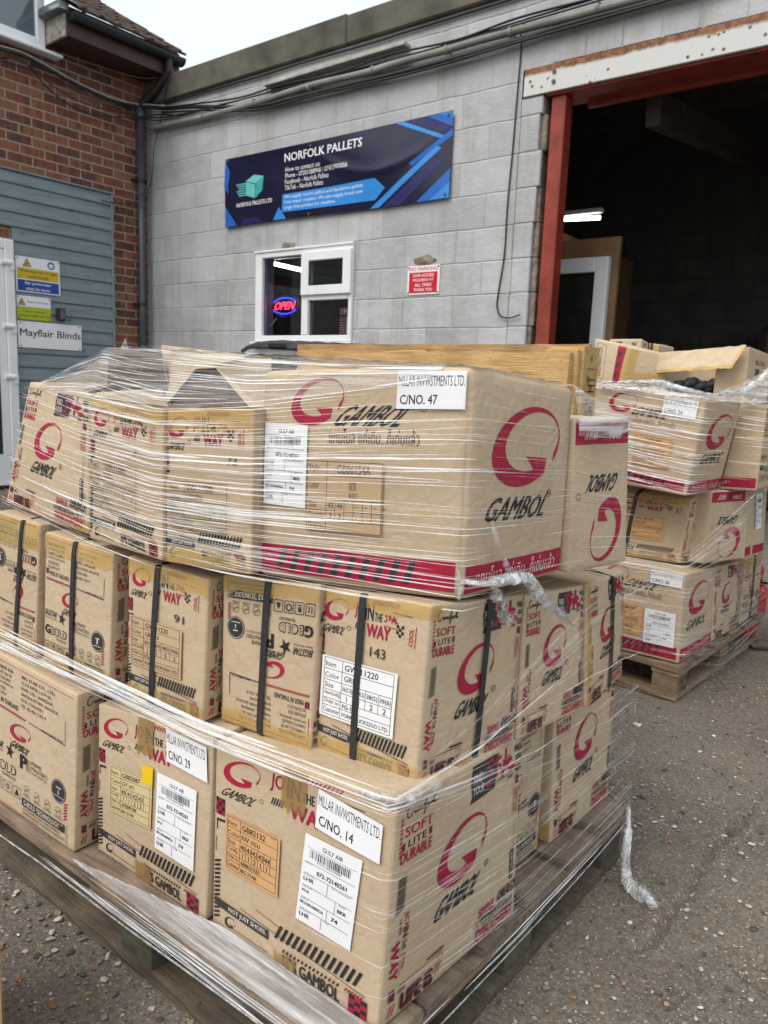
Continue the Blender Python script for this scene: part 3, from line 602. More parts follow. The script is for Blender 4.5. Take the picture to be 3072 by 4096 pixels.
# --- front pallet, bottom row
carton('A1', 'bottom row carton at the left edge, printed with a star and black seal', [('front', K, False), ('right', S, False)])
o, h = carton('A2', 'bottom row carton with a yellow square sticker and white sticker numbered 29', [('front', J, False), ('right', S, False)])
plabel(h, o, 'front', Q(.13, .335, .535, .635, -.02), .128, .1, CREAM, 'GB82087', 'GY เทา', ('40', '41', '42', '43'), CF4, '670209100', 'BIG STAR', '0087')
label_on(h, o, 'shipping_label', 'front', ((.575, .265), (.905, .25), (.905, .70), (.575, .715)), airway_label, .104, .145)
label_on(h, o, 'number_label', 'front', ((.655, .80), (.985, .765), (.965, .95), (.64, .985)), lambda c: number_label(c, '29'), .104, .057, .0040)
label_on(h, o, 'square_sticker', 'front', Q(.445, .615, .54, .725, -.005), lambda c: c.rect(0, 0, 1, 1, YEL, 2, 2), .03, .03, .0036)
tape_strip(h, o, 'front', .385, .79, .53, 1, TAPE2, seed=2); tape_strip(h, o, 'front', .385, 0, .53, .11, TAPE2, seed=3)
o, h = carton('A3', 'large bottom row carton at the near corner with a white sticker numbered 14', [('front', J, False), ('right', S, False)], bulge=.004)
plabel(h, o, 'front', Q(.09, .365, .435, .655, .005), .122, .097, ORANGE, 'GB82132', 'NV กรม', ('40', '41', '42', '43', '44'), ('1', '1', '2', '1', '1'), '660621237', 'BIG STAR', '0120')
label_on(h, o, 'shipping_label', 'front', ((.545, .315), (.845, .30), (.875, .72), (.575, .735)), airway_label, .105, .142)
label_on(h, o, 'number_label', 'front', ((.625, .78), (.955, .735), (.955, .90), (.63, .955)), lambda c: number_label(c, '14'), .115, .058, .0040)
tape_strip(h, o, 'front', .42, .80, .56, 1, TAPE2, seed=4); tape_strip(h, o, 'front', .42, 0, .55, .085, TAPE2, seed=5)
tape_strip(h, o, 'top', 0, .44, 1, .56, TAPE2, seed=6)
o, h = carton('A4', 'recessed bottom row carton on the right side, showing the star and seal print', [('right', K, False)])
o, h = carton('A5', 'bottom row carton at the rear right corner of the front pallet, taped along its bottom', [('right', S, False)])
tape_strip(h, o, 'front', 0, 0, 1, .14, seed=7)
# --- middle row
o, h = carton('B1', 'strapped middle row carton standing upside down at the far left', [('front', K, True)])
tape_strip(h, o, 'front', 0, .80, 1, 1, seed=8); tape_strip(h, o, 'front', 0, 0, 1, .12, seed=9); strap(h, o, 'front', .62, .011, lean=.1)
o, h = carton('B2', 'strapped middle row carton with address and seal print, beside the 91 carton', [('front', K, False), ('right', S, False)])
tape_strip(h, o, 'front', 0, .87, 1, 1, seed=10); tape_strip(h, o, 'front', 0, 0, 1, .14, seed=11); strap(h, o, 'front', .475, .012, lean=.02)
def hand(t, u0, v0, u1, v1): return lambda c: (design_join(c), c.text(t, u0, v0, u1, v1, INK_K))
o, h = carton('B3', 'strapped middle row carton stamped 91 above a cream order label', [('front', hand('91', .62, .645, .74, .70), False), ('right', S, False)])
plabel(h, o, 'front', Q(.05, .25, .735, .60, -.005), .14, .092, CLEARP, 'GW-11220', 'GREEN', SZ4, CF4, 'FG-1', 'FORKTRUCKS2GO LTD.', conf_name='Assort(config)')
tape_strip(h, o, 'front', 0, .88, 1, 1, seed=12); tape_strip(h, o, 'front', 0, 0, 1, .105, seed=13); strap(h, o, 'front', .38, .012, lean=.05)
o, h = carton('B4', 'strapped middle row carton standing upside down beside the 143 carton', [('front', K, True), ('right', S, True)])
tape_strip(h, o, 'front', 0, .90, 1, 1, seed=14); tape_strip(h, o, 'front', 0, 0, 1, .10, seed=15); strap(h, o, 'front', .485, .012, lean=.04)
o, h = carton('B5', 'strapped middle row carton at the near corner, stamped 143 above a white order label', [('front', hand('143', .52, .66, .66, .715), False), ('right', S, False)])
plabel(h, o, 'front', Q(.075, .235, .79, .60, -.005), .142, .098, PAPER, 'GW-11220', 'GREY', SZ4, CF4, 'FG-1', 'FORKTRUCKS2GO LTD.', conf_name='Assort(config)')
tape_strip(h, o, 'front', 0, .915, 1, 1, seed=16); tape_strip(h, o, 'front', 0, 0, 1, .115, seed=17); tape_strip(h, o, 'right', 0, .0, .1, .09, seed=18); tape_strip(h, o, 'right', 0, .92, .1, 1, seed=19)
strap(h, o, 'front', .43, .012, lean=-.01); strap(h, o, 'right', .565, .011, lean=.04)
o, h = carton('B6', 'middle carton of the three in the right side middle row', [('right', S, False)])
o, h = carton('B7', 'strapped rear carton of the three in the right side middle row', [('right', S, False)]); strap(h, o, 'right', .6, .011, lean=.06)
tape_strip(h, o, 'right', 0, 0, .08, 1, seed=20)
# --- top row
o, h = carton('T1', 'crushed leaning top row carton at the far left, printed with a large crimson crescent', [('front', S, False)], bulge=.008)
tape_strip(h, o, 'front', .85, 0, 1, .10, seed=21)
o, h = carton('T2', 'top row carton stamped 7 with its dark flap standing open', [('front', hand('7', .64, .66, .69, .71), False)], open_top=True)
plabel(h, o, 'front', Q(.03, .22, .72, .595), .15, .095, CLEARP, 'GW-11220', 'RED', SZ4, CF4, 'FG-1', 'FORKTRUCKS2GO LTD.', conf_name='Assort(config)', opaque=False)
tape_strip(h, o, 'front', 0, .90, 1, 1, seed=22)
o, h = carton('T3', 'top row carton stamped 73 with folded open flaps, beside the widest carton', [('front', hand('73', .74, .66, .84, .71), False)], open_top=True)
plabel(h, o, 'front', Q(.07, .20, .78, .55), .14, .09, CLEARP, 'GW-11220', 'GREEN', SZ4, CF4, 'FG-1', 'FORKTRUCKS2GO LTD.', conf_name='Assort(config)', opaque=False)
tape_strip(h, o, 'front', 0, .87, 1, 1, seed=23); tape_strip(h, o, 'front', 0, 0, 1, .09, seed=24)
o, h = carton('T4', 'widest top row carton with a crimson band and white sticker numbered 47', [('front', B, False), ('right', BS, False)], r=.009, bulge=.006)
label_on(h, o, 'shipping_label', 'front', Q(.03, .365, .255, .755, .01), airway_label, .085, .125)
label_on(h, o, 'product_label', 'front', Q(.26, .255, .635, .585, .0), style_label, .13, .105)
label_on(h, o, 'number_label', 'front', Q(.68, .825, .985, .985), lambda c: number_label(c, '47'), .11, .052, .0040)
o, h = carton('T5', 'upside down carton with a crimson slogan band, behind the widest top carton', [('right', JB, True)], bulge=.004)
# opened flaps on the two cartons
def flap(key, pts, mat, thick=.003):
    o, h = CART[key]; mb = MB(); P = [V(p) for p in pts]; n = (P[1]-P[0]).cross(P[-1]-P[0]).normalized()
    if n.y > 0: n = -n
    c = sum(P, V())/len(P); fr = [p+n*thick for p in P]; k = len(P)
    mb.poly(fr, mat); mb.poly(P[::-1], mat)
    for i in range(k): mb.poly([P[i], P[(i+1) % k], fr[(i+1) % k], fr[i]], CARD)
    return mb.build('flap', o)
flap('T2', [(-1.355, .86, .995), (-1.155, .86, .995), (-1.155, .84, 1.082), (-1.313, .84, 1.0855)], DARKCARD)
flap('T2', [(-1.262, .775, .994), (-1.043, .772, .988), (-1.065, .775, 1.016), (-1.262, .782, 1.003)], CARDY)
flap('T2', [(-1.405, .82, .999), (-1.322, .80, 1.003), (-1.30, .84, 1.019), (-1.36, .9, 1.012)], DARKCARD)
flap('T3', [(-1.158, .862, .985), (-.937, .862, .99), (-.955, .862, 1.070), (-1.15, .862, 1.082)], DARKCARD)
flap('T3', [(-1.18, .862, .985), (-1.158, .855, .989), (-1.077, .855, 1.0523), (-1.024, .856, 1.055), (-.937, .857, 1.076), (-1.182, .862, 1.0927)], CARDY)
flap('T3', [(-.937, .85, .993), (-1.024, .85, 1.056), (-.937, .852, 1.077), (-.90, .86, 1.072), (-.90, .86, .995)], CARDY)
# --- second pallet
G2 = 'cartons stacked on the second pallet'
C2 = lambda k, l, a, **kw: carton(k, l, a, group=G2, **kw)
o, h = C2('C1', 'bottom corner carton of the farther pallet with a white sticker numbered 26', [('front', B, False), ('right', BS, False)])
plabel(h, o, 'front', Q(.28, .22, .615, .555), .12, .1, ORANGE, 'GB82087', 'NV กรม', ('40', '41', '42', '43'), CF4, '670420167', 'BIG STAR')
label_on(h, o, 'shipping_label', 'front', Q(.625, .16, .945, .545), airway_label, .1, .14)
label_on(h, o, 'number_label', 'front', Q(.66, .84, .985, .985), lambda c: number_label(c, '26'), .11, .05, .004)
C2('C2', 'middle bottom carton on the side of the farther pallet, printed with a crescent', [('right', S, False)])
o, h = C2('C3', 'taped bottom carton at the rear of the farther pallet, above the red truck', [('right', K, False)]); tape_strip(h, o, 'right', 0, .85, 1, 1, seed=31); strap(h, o, 'right', .5, .012)
o, h = C2('C4', 'strapped carton with an orange order label, second row of the farther pallet', [('front', J, False), ('right', S, False)], bulge=.005)
plabel(h, o, 'front', Q(.14, .30, .74, .68), .15, .1, ORANGE, 'GW-42197', 'CREAM', SZ4, ('', '', '', '6'), 'MI-2', 'MILLAR INVESTMENTS LTD.', conf_name='Assort(config)')
tape_strip(h, o, 'front', 0, .9, 1, 1, seed=32); tape_strip(h, o, 'front', 0, 0, 1, .1, seed=33); strap(h, o, 'front', .29, .014, lean=.03); strap(h, o, 'right', .5, .011)
C2('C5', 'upside down carton in the second row side of the farther pallet', [('right', JB, True)])
o, h = C2('C6', 'rear second row carton of the farther pallet with a white shipping label', [('right', lambda c: (c.rect(.05, .03, .3, .16, INK_R), c.rect(.4, .03, .96, .16, INK_R)), False)])
label_on(h, o, 'shipping_label', 'right', Q(.42, .40, .72, .93), airway_label, .06, .12)
o, h = C2('C7', 'tilted top carton of the farther pallet with a white sticker numbered 24', [('front', B, False), ('right', BS, False)], bulge=.006)
plabel(h, o, 'front', Q(.44, .24, .80, .555), .13, .1, ORANGE, 'GB82087', 'GY เทา', ('40', '41', '42', '43'), CF4, '670420167', 'BIG STAR')
label_on(h, o, 'shipping_label', 'front', Q(.28, .22, .38, .62), lambda c: c.rect(0, 0, 1, 1, PAPER, 2, 4), .05, .12)
label_on(h, o, 'number_label', 'front', Q(.66, .80, .95, .985), lambda c: number_label(c, '24'), .11, .055, .004)
o, h = C2('C8', 'rear top carton of the farther pallet with a crimson band along its bottom', [('front', lambda c: (c.rect(0, .03, .97, .15, INK_R), c.text('แล้ว', .0, .06, .25, .12, INK_W)), False), ('right', K, False)])
o, h = C2('C10', 'small carton lying tilted on top of the farther pallet, taped end towards the yard', [('front', lambda c: (c.rect(.68, 0, .90, 1, INK_R), c.hatch(.70, .12, .9, .30, 1, INK_K2, .3), c.hatch(.70, .40, .9, .56, 1, INK_K2, .3), c.hatch(.70, .68, .9, .84, 1, INK_K2, .3), c.frame(.1, .1, .36, .92, .001, INK_K), c.text('INVESTMENTS LTD.', .16, .15, .26, .85, INK_K, rot=90)), False)], mat=CARDY)
tape_strip(h, o, 'right', 0, 0, 1, .30, seed=34); tape_strip(h, o, 'right', 0, .30, .22, 1, seed=35, rag=.01); tape_strip(h, o, 'front', .9, 0, 1, 1, seed=36)
o, h = C2('C11', 'pale carton at the back of the farther pallet, showing a crescent on its end', [('front', lambda c: (c.text('WALK', .70, .86, .86, .94, INK_K, bold=.03), c.rect(.2, .82, .4, .95, INK_K2)), False), ('right', lambda c: c.swoosh(.2, .55, .8, .95, INK_R), False)], mat=CARDY)
o, h = C2('C13', 'little taped carton peeping out at the very back of the farther pallet', [], mat=CARDY); tape_strip(h, o, 'front', 0, .8, 1, 1, seed=37); strap(h, o, 'front', .3, .01)
# open carton with a hanging flap, shoes in dark wrapping inside
key = 'C12'; BOX[key][0][2] = BOX[key][1][2] = .93
h = Hexa(BOX[key], 40, .004, .004); mb = MB()
for f in ('right', 'left', 'back', 'bottom'): h.face(mb, f, CARD)
for u0, u1, v0, v1 in ((0, .05, 0, 1), (.655, 1, 0, 1), (.05, .655, 0, .12)):
    mb.grid(lambda a, b: h.pos('front', lerp(u0, u1, a), lerp(v0, v1, b)), 6, 8, CARD)
c = Cv(*h.dims('right')); c.text('BIG STAR', .3, .8, .7, .86, INK_K); c.hatch(.3, .6, .5, .75, 8, INK_K); c.lay(mb, lambda u, v, o: h.pos('right', u, v, o))
o = tag(mb.build('carton', None, (-.87, 3.19, .95), smooth=True), 'torn open carton with a long pale flap hanging over its dark opening', 'carton', G2); CART[key] = (o, h)
mb = MB()
def fl(a, b):
    p = lerp(lerp(V((-1.036, 3.04, 1.125)), V((-.752, 3.0, 1.146)), a), lerp(V((-1.05, 3.05, 1.199)), V((-.722, 3.04, 1.229)), a), b)
    return p+V((0, -.02-.006*math.sin(a*9)+noise.noise(V((a*6, b*4, 3)))*.006, .004*noise.noise(V((a*14, b*2, 1)))))
mb.grid(fl, 24, 6, CARDY); mb.grid(lambda a, b: fl(1-a, b)+V((0, .004, 0)), 24, 6, CARDY); mb.build('flap', o, smooth=True)
mb = MB()
mb.grid(lambda a, b: fl(a, b*.16)+V((0, -.0015, 0)), 24, 2, TAPE); mb.grid(lambda a, b: fl(.96+.04*a, b)+V((0, -.0018, 0)), 3, 6, TAPE); mb.build('packing_tape', o, smooth=True)
SHOE = plain('black_shoe_wrap', (.016, .016, .018), .3, var=.5, scale=30, bmp=.8, bscale=40)
for k in range(5):
    mb = MB(); x = -1.0+k*.045; p = []
    for t in range(8):
        a = t/7; p.append((x+.02*math.sin(a*3), 3.09+.16*a, 1.045+.03*math.sin(a*3.1)+.012*(k % 2)))
    mb.tube(p, [.012, .026, .032, .03, .028, .03, .032, .02], SHOE, 10)
    tag(mb.build('shoe', None, (x, 3.09, 1.0), smooth=True), 'dark wrapped shoes lying inside the torn open carton', 'shoe', 'wrapped shoes in the open carton')
# carton tip at the left edge, close to the camera
BOX['D1'] = [[-1.05, .147, 0], [-.935, .416, 0], [-1.20, .525, 0], [-1.32, .26, 0], [-1.05, .15, .3], [-.932, .417, .302], [-1.2, .528, .3], [-1.32, .262, .3]]
o, h = carton('D1', 'yellow taped carton corner on the ground at the lower left edge', [('front', J, False)], group='loose cartons')
tape_strip(h, o, 'front', .8, 0, 1, 1, seed=41); tape_strip(h, o, 'right', 0, 0, .2, 1, seed=42)

# ---------------------------------------------------------------- pallets
def wood(name, a, b, rough=.75, dirt=.5):
    m, nt, out = new_mat(name); v = coords(nt)
    g = nz(nt, nd(nt, 'Mapping', {'Vector': v, 'Scale': (4, 40, 40)}).outputs[0], 1.5, 6, .7)
    rg = nd(nt, 'TexWave', {'Vector': nd(nt, 'Mapping', {'Vector': v, 'Scale': (.6, 9, 9)}).outputs[0], 'Scale': 3.5, 'Distortion': 5, 'Detail': 3, 'Detail Scale': 1.2}).outputs['Fac']
    c = ramp(nt, math_(nt, 'ADD', math_(nt, 'MULTIPLY', g, .65), math_(nt, 'MULTIPLY', rg, .35)), (.25, b), (.75, a))
    d = ramp(nt, nz(nt, v, 7, 5, .65), (.45, (0, 0, 0)), (.7, (1, 1, 1)))
    fg = nz(nt, nd(nt, 'Mapping', {'Vector': v, 'Scale': (9, 150, 150)}).outputs[0], 1.2, 6, .75); c = mix(nt, .35, c, ramp(nt, fg, (.35, tuple(x*.4 for x in b)), (.65, tuple(min(1, x*1.25) for x in a))))
    c = mix(nt, math_(nt, 'MULTIPLY', d, dirt), c, (.05, .042, .033))
    sp = ramp(nt, nz(nt, v, 70, 3, .5), (.68, (0, 0, 0)), (.74, (1, 1, 1)))
    c = mix(nt, math_(nt, 'MULTIPLY', sp, .5), c, (.03, .025, .02))
    pbr(nt, out, c, rough, 0, .25, bump(nt, math_(nt, 'ADD', g, math_(nt, 'MULTIPLY', nz(nt, v, 90, 3), .4)), .6, .006)); return m
WOODG = wood('weathered_pallet_wood', (.34, .26, .185), (.17, .125, .092), dirt=.5)
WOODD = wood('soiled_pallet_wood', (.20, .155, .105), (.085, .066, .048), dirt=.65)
WOODP = wood('pale_pallet_wood', (.33, .24, .155), (.185, .128, .080), dirt=.42)
WOODO = wood('fresh_orange_wood', (.64, .42, .19), (.47, .28, .11), dirt=.12)
WOODO2 = wood('shaded_orange_wood', (.50, .33, .155), (.34, .20, .085), dirt=.3)  # darker copy of the orange wood, painting in shade on the rear boards
WOODM = wood('mossy_pallet_wood', (.15, .14, .10), (.07, .068, .05), dirt=.5)
def rough_board(a, b, mat, seed, amp=.0022):
    """a sawn board with slightly ragged edges; a, b opposite corners in the pallet's own axes"""
    t = MB(); t.box(a, b, mat, .003); L = max(range(3), key=lambda k: abs(b[k]-a[k])); o = MB(); n = 22
    lo = [min(a[k], b[k]) for k in range(3)]; hi = [max(a[k], b[k]) for k in range(3)]; q = [k for k in range(3) if k != L]; vs = []
    ring = [(0, 0), (.5, 0), (1, 0), (1, .5), (1, 1), (.5, 1), (0, 1), (0, .5)]
    for i in range(n+1):
        x = lerp(lo[L], hi[L], i/n)
        for r, s in ring:
            p = [0, 0, 0]; p[L] = x; p[q[0]] = lerp(lo[q[0]], hi[q[0]], r); p[q[1]] = lerp(lo[q[1]], hi[q[1]], s)
            nn = noise.noise_vector(V((x*9+seed*5, r*3+seed, s*3)))*amp+noise.noise_vector(V((x*37+seed, r*5, s*5)))*amp*.5
            nn[L] = nn[L]*.3 if 0 < i < n else nn[L]
            vs.append(V(p)+nn)
    fs = [(i*8+k, i*8+(k+1) % 8, i*8+8+(k+1) % 8, i*8+8+k) for i in range(n) for k in range(8)]+[tuple(range(7, -1, -1)), tuple(n*8+k for k in range(8))]
    o.mesh(vs, fs, mat); return o
def pallet(origin, yaw, w, d, mat, blk, label, stamp=False, rack=0.):
    """origin = near right lower corner; x runs to the left as negative"""
    root = thing('pallet', origin, label, 'pallet', 'wooden pallets under the cartons'); root.rotation_euler.z = yaw
    root['_o'] = (0, 0, 0); k = [origin[0]*7]
    def part(n, a, b, m, amp=.0025):
        k[0] += 1.37; t = rough_board(a, b, m, k[0], amp); t.v = [(p[0]+rack*p[1], p[1], p[2]) for p in t.v]; return t.build(n, root)
    bw = .095
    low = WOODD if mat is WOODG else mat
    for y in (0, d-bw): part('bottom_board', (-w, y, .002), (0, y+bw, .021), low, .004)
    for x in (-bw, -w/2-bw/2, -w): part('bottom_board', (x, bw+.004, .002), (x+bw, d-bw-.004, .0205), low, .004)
    for x in (-bw, -w/2-bw/2+.09, -w):
        for y in (0, d/2-.06, d-.1):
            part('block', (x+.004, y+.006, .022), (x+bw-.004, y+.1, .088), blk, .0012)
    for x in (-bw, -w/2-bw/2, -w): part('stringer_board', (x, .003, .089), (x+bw, d-.003, .105), mat, .002)
    for j in range(6): y = j*(d-.115)/5; part('deck_board', (-w, y, .106), (.002*(j % 2), y+.115+(.03 if j in (0, 5) else 0)*(1 if j == 0 else 0), .125), mat, .003)
    if stamp:
        c = Cv(.1, .066); c.text('ALTLA', .1, .55, .95, .85, INK_K, bold=.02); c.text('MA', .3, .1, .75, .4, INK_K, bold=.02); mb = MB()
        c.lay(mb, lambda u, v, o: V((.004+o*1.5, .006+.1*u, .022+.07*v))); mb.build('stamp', root)
    return root
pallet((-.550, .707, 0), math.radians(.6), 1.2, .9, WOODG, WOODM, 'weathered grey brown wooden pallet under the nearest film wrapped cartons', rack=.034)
pallet((-.722, 2.612, 0), math.radians(-3.2), .82, 1.02, WOODP, WOODP, 'pale wooden pallet with stamped corner block under the farther stack', True)
# a fresh timber pallet standing on its edge behind the front stack
root = thing('upright_pallet', (-1.3, 1.76, 0), 'fresh orange timber pallet standing upright on its edge behind the front stack', 'pallet')
def cp(n, a, b, m=None, s=[3]): s[0] += 1.9; return rough_board(a, b, m or WOODO, s[0], .002).build(n, root)
for j in range(6): z0 = .02+j*.188; cp('deck_board', (-1.66, 1.700, z0), (-.789, 1.722, z0+(.150 if j < 5 else .169)))
for j in range(3): z0 = .02+j*.488; cp('bottom_board', (-1.80, 1.832, z0), (-.80, 1.852, z0+(.14 if j < 2 else .16)), WOODO2)
cp('stringer_board', (-.862, 1.724, .02), (-.780, 1.744, 1.137)); cp('end_plank', (-.866, 1.746, .02), (-.772, 1.83, 1.146))
for x in (-1.33, -1.66): cp('stringer_board', (x, 1.724, .02), (x+.09, 1.744, 1.12))
for x in (-1.33, -1.66):
    for z in (.04, .52, .995): cp('block', (x, 1.746, z), (x+.10, 1.830, z+.14))
c = Cv(.5, .55); mb = MB()
c.frame(.10, .66, .36, .90, .0016, INK_K); c.frame(.10, .44, .36, .63, .0016, INK_K); c.text('HT', .13, .80, .33, .87, INK_K, rot=90); c.text('G-T', .13, .69, .33, .77, INK_K, rot=90); c.hatch(.13, .46, .34, .55, 3, INK_K, .1); c.text('121', .13, .56, .33, .61, INK_K); c.ring(.2, .945, .008, .006, WOODG, n=14)
c.lay(mb, lambda u, v, o: V((-.7695+o, 1.745+.20*u, .60+.55*v))); mb.build('stamp', root)
# ---------------------------------------------------------------- stretch film: pleats, sheets, bands, twisted ends
class Wrap:
    """a ruled surface between two chains of points around the load"""
    def __init__(s, lo, hi, off=.006):
        s.lo = [V(p) for p in lo]; s.hi = [V(p) for p in hi]; s.off = off
        s.d = [0]
        for a, b in zip(s.lo, s.lo[1:]): s.d.append(s.d[-1]+max(.001, math.hypot(b.x-a.x, b.y-a.y)))
        s.L = s.d[-1]
    def pos(s, x, t, off=None):
        x = min(max(x, 0), s.L-1e-5); k = 0
        while s.d[k+1] < x: k += 1
        f = (x-s.d[k])/(s.d[k+1]-s.d[k]); a = lerp(s.lo[k], s.lo[k+1], f); b = lerp(s.hi[k], s.hi[k+1], f)
        d0 = s.lo[k+1]-s.lo[k]; n0 = V((d0.y, -d0.x, 0)).normalized()
        kk = k+1 if f > .5 and k+2 < len(s.lo) else (k-1 if f < .5 and k > 0 else k); d1 = s.lo[kk+1]-s.lo[kk]; n1 = V((d1.y, -d1.x, 0)).normalized()
        g = max(0, 1-min(f, 1-f)*(s.d[k+1]-s.d[k])/.03)*.5; n = lerp(n0, n1, g).normalized()
        return lerp(a, b, t)+n*(s.off if off is None else off), n
def pleats(w, n, seed, length=(.08, .45), width=(.0006, .0026), slope=(-.05, .02), t=(0, 1), dens=None, wob=.0006, mat=None, mb=None, H=.27):
    r = random.Random(seed); mb = mb or MB()
    for _ in range(n):
        L = r.uniform(*length); x0 = r.uniform(-.05, w.L-.03); tt = r.uniform(*t)
        if dens and r.random() > dens(x0+L/2, tt): continue
        sl = r.uniform(*slope)/H; wd = r.uniform(*width)*(.5+r.random()); m = max(4, int(L/.022)); ph = r.random()*99; vs = []; o = w.off+r.uniform(-.001, .0025)
        for k in range(m+1):
            f = k/m; x = min(x0+L*f, w.L); tq = min(max(tt+sl*L*f+noise.noise(V((x*11, ph, 0)))*wob/H*2.2, -.03), 1.05)
            h = wd*(math.sin(math.pi*min(1, max(0, f)))**.6+.08)
            p, nn = w.pos(x, tq, o); u = V((0, 0, 1))
            vs += [p-u*h+nn*h*.7, p+u*h-nn*h*.7]                # a pleat leaning back, catching the sky
        mb.mesh(vs, [(2*k, 2*k+2, 2*k+3, 2*k+1) for k in range(m)], mat or FILM_P)
    return mb
def sheet(fn, nu, nv, mat, amp=.003, freq=14, mb=None, stretch=(1, 1)):
    mb = mb or MB()
    def g(u, v):
        p = V(fn(u, v)); q = V((u*freq*stretch[0], v*freq*stretch[1], amp*900)); return p+noise.noise_vector(q)*amp+noise.noise_vector(q*2.7)*amp*.4
    mb.grid(g, nu, nv, mat); return mb
def crumpled(pts, rad, mat, seed, sub=8, strands=7, mb=None, jag=.6):
    """gathered film: a bunch of creased ribbons following a path"""
    P = spline(pts, sub); r = random.Random(seed); mb = mb or MB(); n = len(P)
    for s in range(strands):
        ph = r.uniform(0, 6.28); tw = r.uniform(-2.5, 2.5); k1 = r.uniform(.2, 1); vs = []; wd = r.uniform(.35, .8)
        i0 = r.randint(0, max(0, n//5)); i1 = n-r.randint(0, n//6)
        for i in range(i0, i1):
            t = (P[min(i+1, n-1)]-P[max(i-1, 0)]).normalized(); a = t.cross(V((.2, .1, 1))).normalized(); b = t.cross(a); f = i/(n-1)
            R = (rad[0]+(rad[1]-rad[0])*f) if len(rad) == 2 else rad[min(len(rad)-1, int(f*len(rad)))]
            q = ph+tw*f*3+noise.noise(V((i*.5, s*3.3, seed)))*jag*2; rr = R*k1*(.7+.8*abs(noise.noise(V((i*.31, s*7.1, seed)))))
            c = P[i]+a*math.cos(q)*rr+b*math.sin(q)*rr; e = (a*math.cos(q+1.3)+b*math.sin(q+1.3))*R*wd
            z = noise.noise(V((i*.9, s*1.7, seed+5)))*R*.6
            vs += [c-e, c+(a*math.cos(q)+b*math.sin(q))*z, c+e]
        m = len(vs)//3
        mb.mesh(vs, [(3*k+j, 3*k+3+j, 3*k+4+j, 3*k+1+j) for k in range(m-1) for j in range(2)], mat)
    return mb
fr = thing('stretch_film', (-1.1, 1.1, .125), 'clear stretch film wrapped round the front stack, streaked white and ending in a loose tail', 'stretch film', 'stretch film round the loads')
# top row
T_lo = [(-1.70, .95, .75), (-1.66, .795, .748), (-1.28, .764, .742), (-1.05, .750, .738), (-.862, .778, .740), (-.555, .898, .738), (-.526, 1.175, .742), (-.478, 1.345, .742)]
T_hi = [(-1.66, .99, 1.02), (-1.60, .824, 1.016), (-1.284, .770, .999), (-1.043, .754, .992), (-.860, .780, 1.01), (-.556, .896, 1.066), (-.528, 1.175, 1.046), (-.494, 1.340, .998)]
W1 = Wrap(T_lo, T_hi, .009)
xa, xb, xc, xd = W1.d[2], W1.d[4], W1.d[5], W1.d[6]
def dens(x, t):
    if x < xa: return .22+.15*(t > .8)+.12*(t < .2)
    if x < xb: return .55+.45*t
    if x < xc: return .95 if x < xc-.05 else .55
    return .75 if x < xd else .8
fx = lambda x, t: dens(x, t) if x < xc-.02 else 0
sx = lambda x, t: dens(x, t) if x >= xc-.02 else 0
mb = pleats(W1, 560, 11, (.12, .46), (.00018, .0006), (-.062, -.018), (0, 1), fx)
pleats(W1, 42, 12, (.16, .5), (.0007, .0014), (-.058, -.02), (.0, 1), lambda x, t: .9 if xa-.08 < x < xc-.10 else 0, mb=mb)
pleats(W1, 380, 15, (.10, .32), (.0002, .0006), (-.05, -.01), (0, 1), sx, mat=FILM_Q, mb=mb)
# pleats running up over the opened flaps
W2 = Wrap([(-1.60, .822, 1.0), (-1.30, .776, .996), (-1.043, .752, .985), (-.862, .775, 1.0), (-.60, .87, 1.05)], [(-1.58, .86, 1.017), (-1.315, .838, 1.086), (-1.155, .832, 1.089), (-.93, .848, 1.076), (-.60, .905, 1.069)], .006)
pleats(W2, 130, 13, (.10, .35), (.0002, .0010), (-.09, .02), (0, 1), lambda x, t: .35 if x < .3 else (1 if x < W2.d[3] else .25), mb=mb, H=.1)
mb.build('pleats', fr, smooth=True)['kind'] = 'stuff'
# draped sheets
def drape(u, v):
    lo = W2.pos(u*W2.L, 0, .004)[0]; hi = W2.pos(u*W2.L, 1, .004)[0]; p = lerp(lo, hi, v); return p
s1 = sheet(drape, 70, 14, FILM_S, .0035, 16, stretch=(2.5, 1))
def left_drape(u, v):   # from the flap's tip down to the left carton
    a = lerp(V((-1.60, .835, 1.018)), V((-1.315, .845, 1.082)), u); b = lerp(V((-1.70, 1.02, 1.015)), V((-1.36, .95, 1.055)), u); return lerp(a, b, v)+V((0, 0, -.02*math.sin(math.pi*u)))
sheet(left_drape, 30, 8, FILM_S, .003, 8, s1)
def top_sheet(u, v):
    a = lerp(V((-1.155, .84, 1.085)), V((-.556, .905, 1.069)), u); b = lerp(V((-1.12, 1.05, 1.072)), V((-.53, 1.175, 1.049)), u); p = lerp(a, b, v)
    return p+V((0, 0, .003*math.sin(math.pi*v)*math.sin(math.pi*u)))
sheet(top_sheet, 60, 16, FILM_B, .004, 18, s1, (3, 1))
def step(u, v):         # slope from the widest carton's side down to the next
    a = lerp(V((-.528, 1.165, 1.05)), V((-.515, 1.17, .97)), u); b = lerp(V((-.494, 1.338, 1.002)), V((-.490, 1.338, .985)), u); return lerp(a, b, v)+V((.012*math.sin(math.pi*v), 0, -.010*math.sin(math.pi*v)))
sheet(step, 10, 14, FILM_B, .003, 7, s1, (1, 2))
pk = [(-1.325, .86, 1.072), (-1.275, .86, 1.075), (-1.295, .86, 1.103)]
def peak(u, v): return lerp(lerp(V(pk[0]), V(pk[1]), u), V(pk[2]), v)
sheet(peak, 6, 8, FILM_B, .0025, 6, s1)
s1.build('sheet', fr, smooth=True)
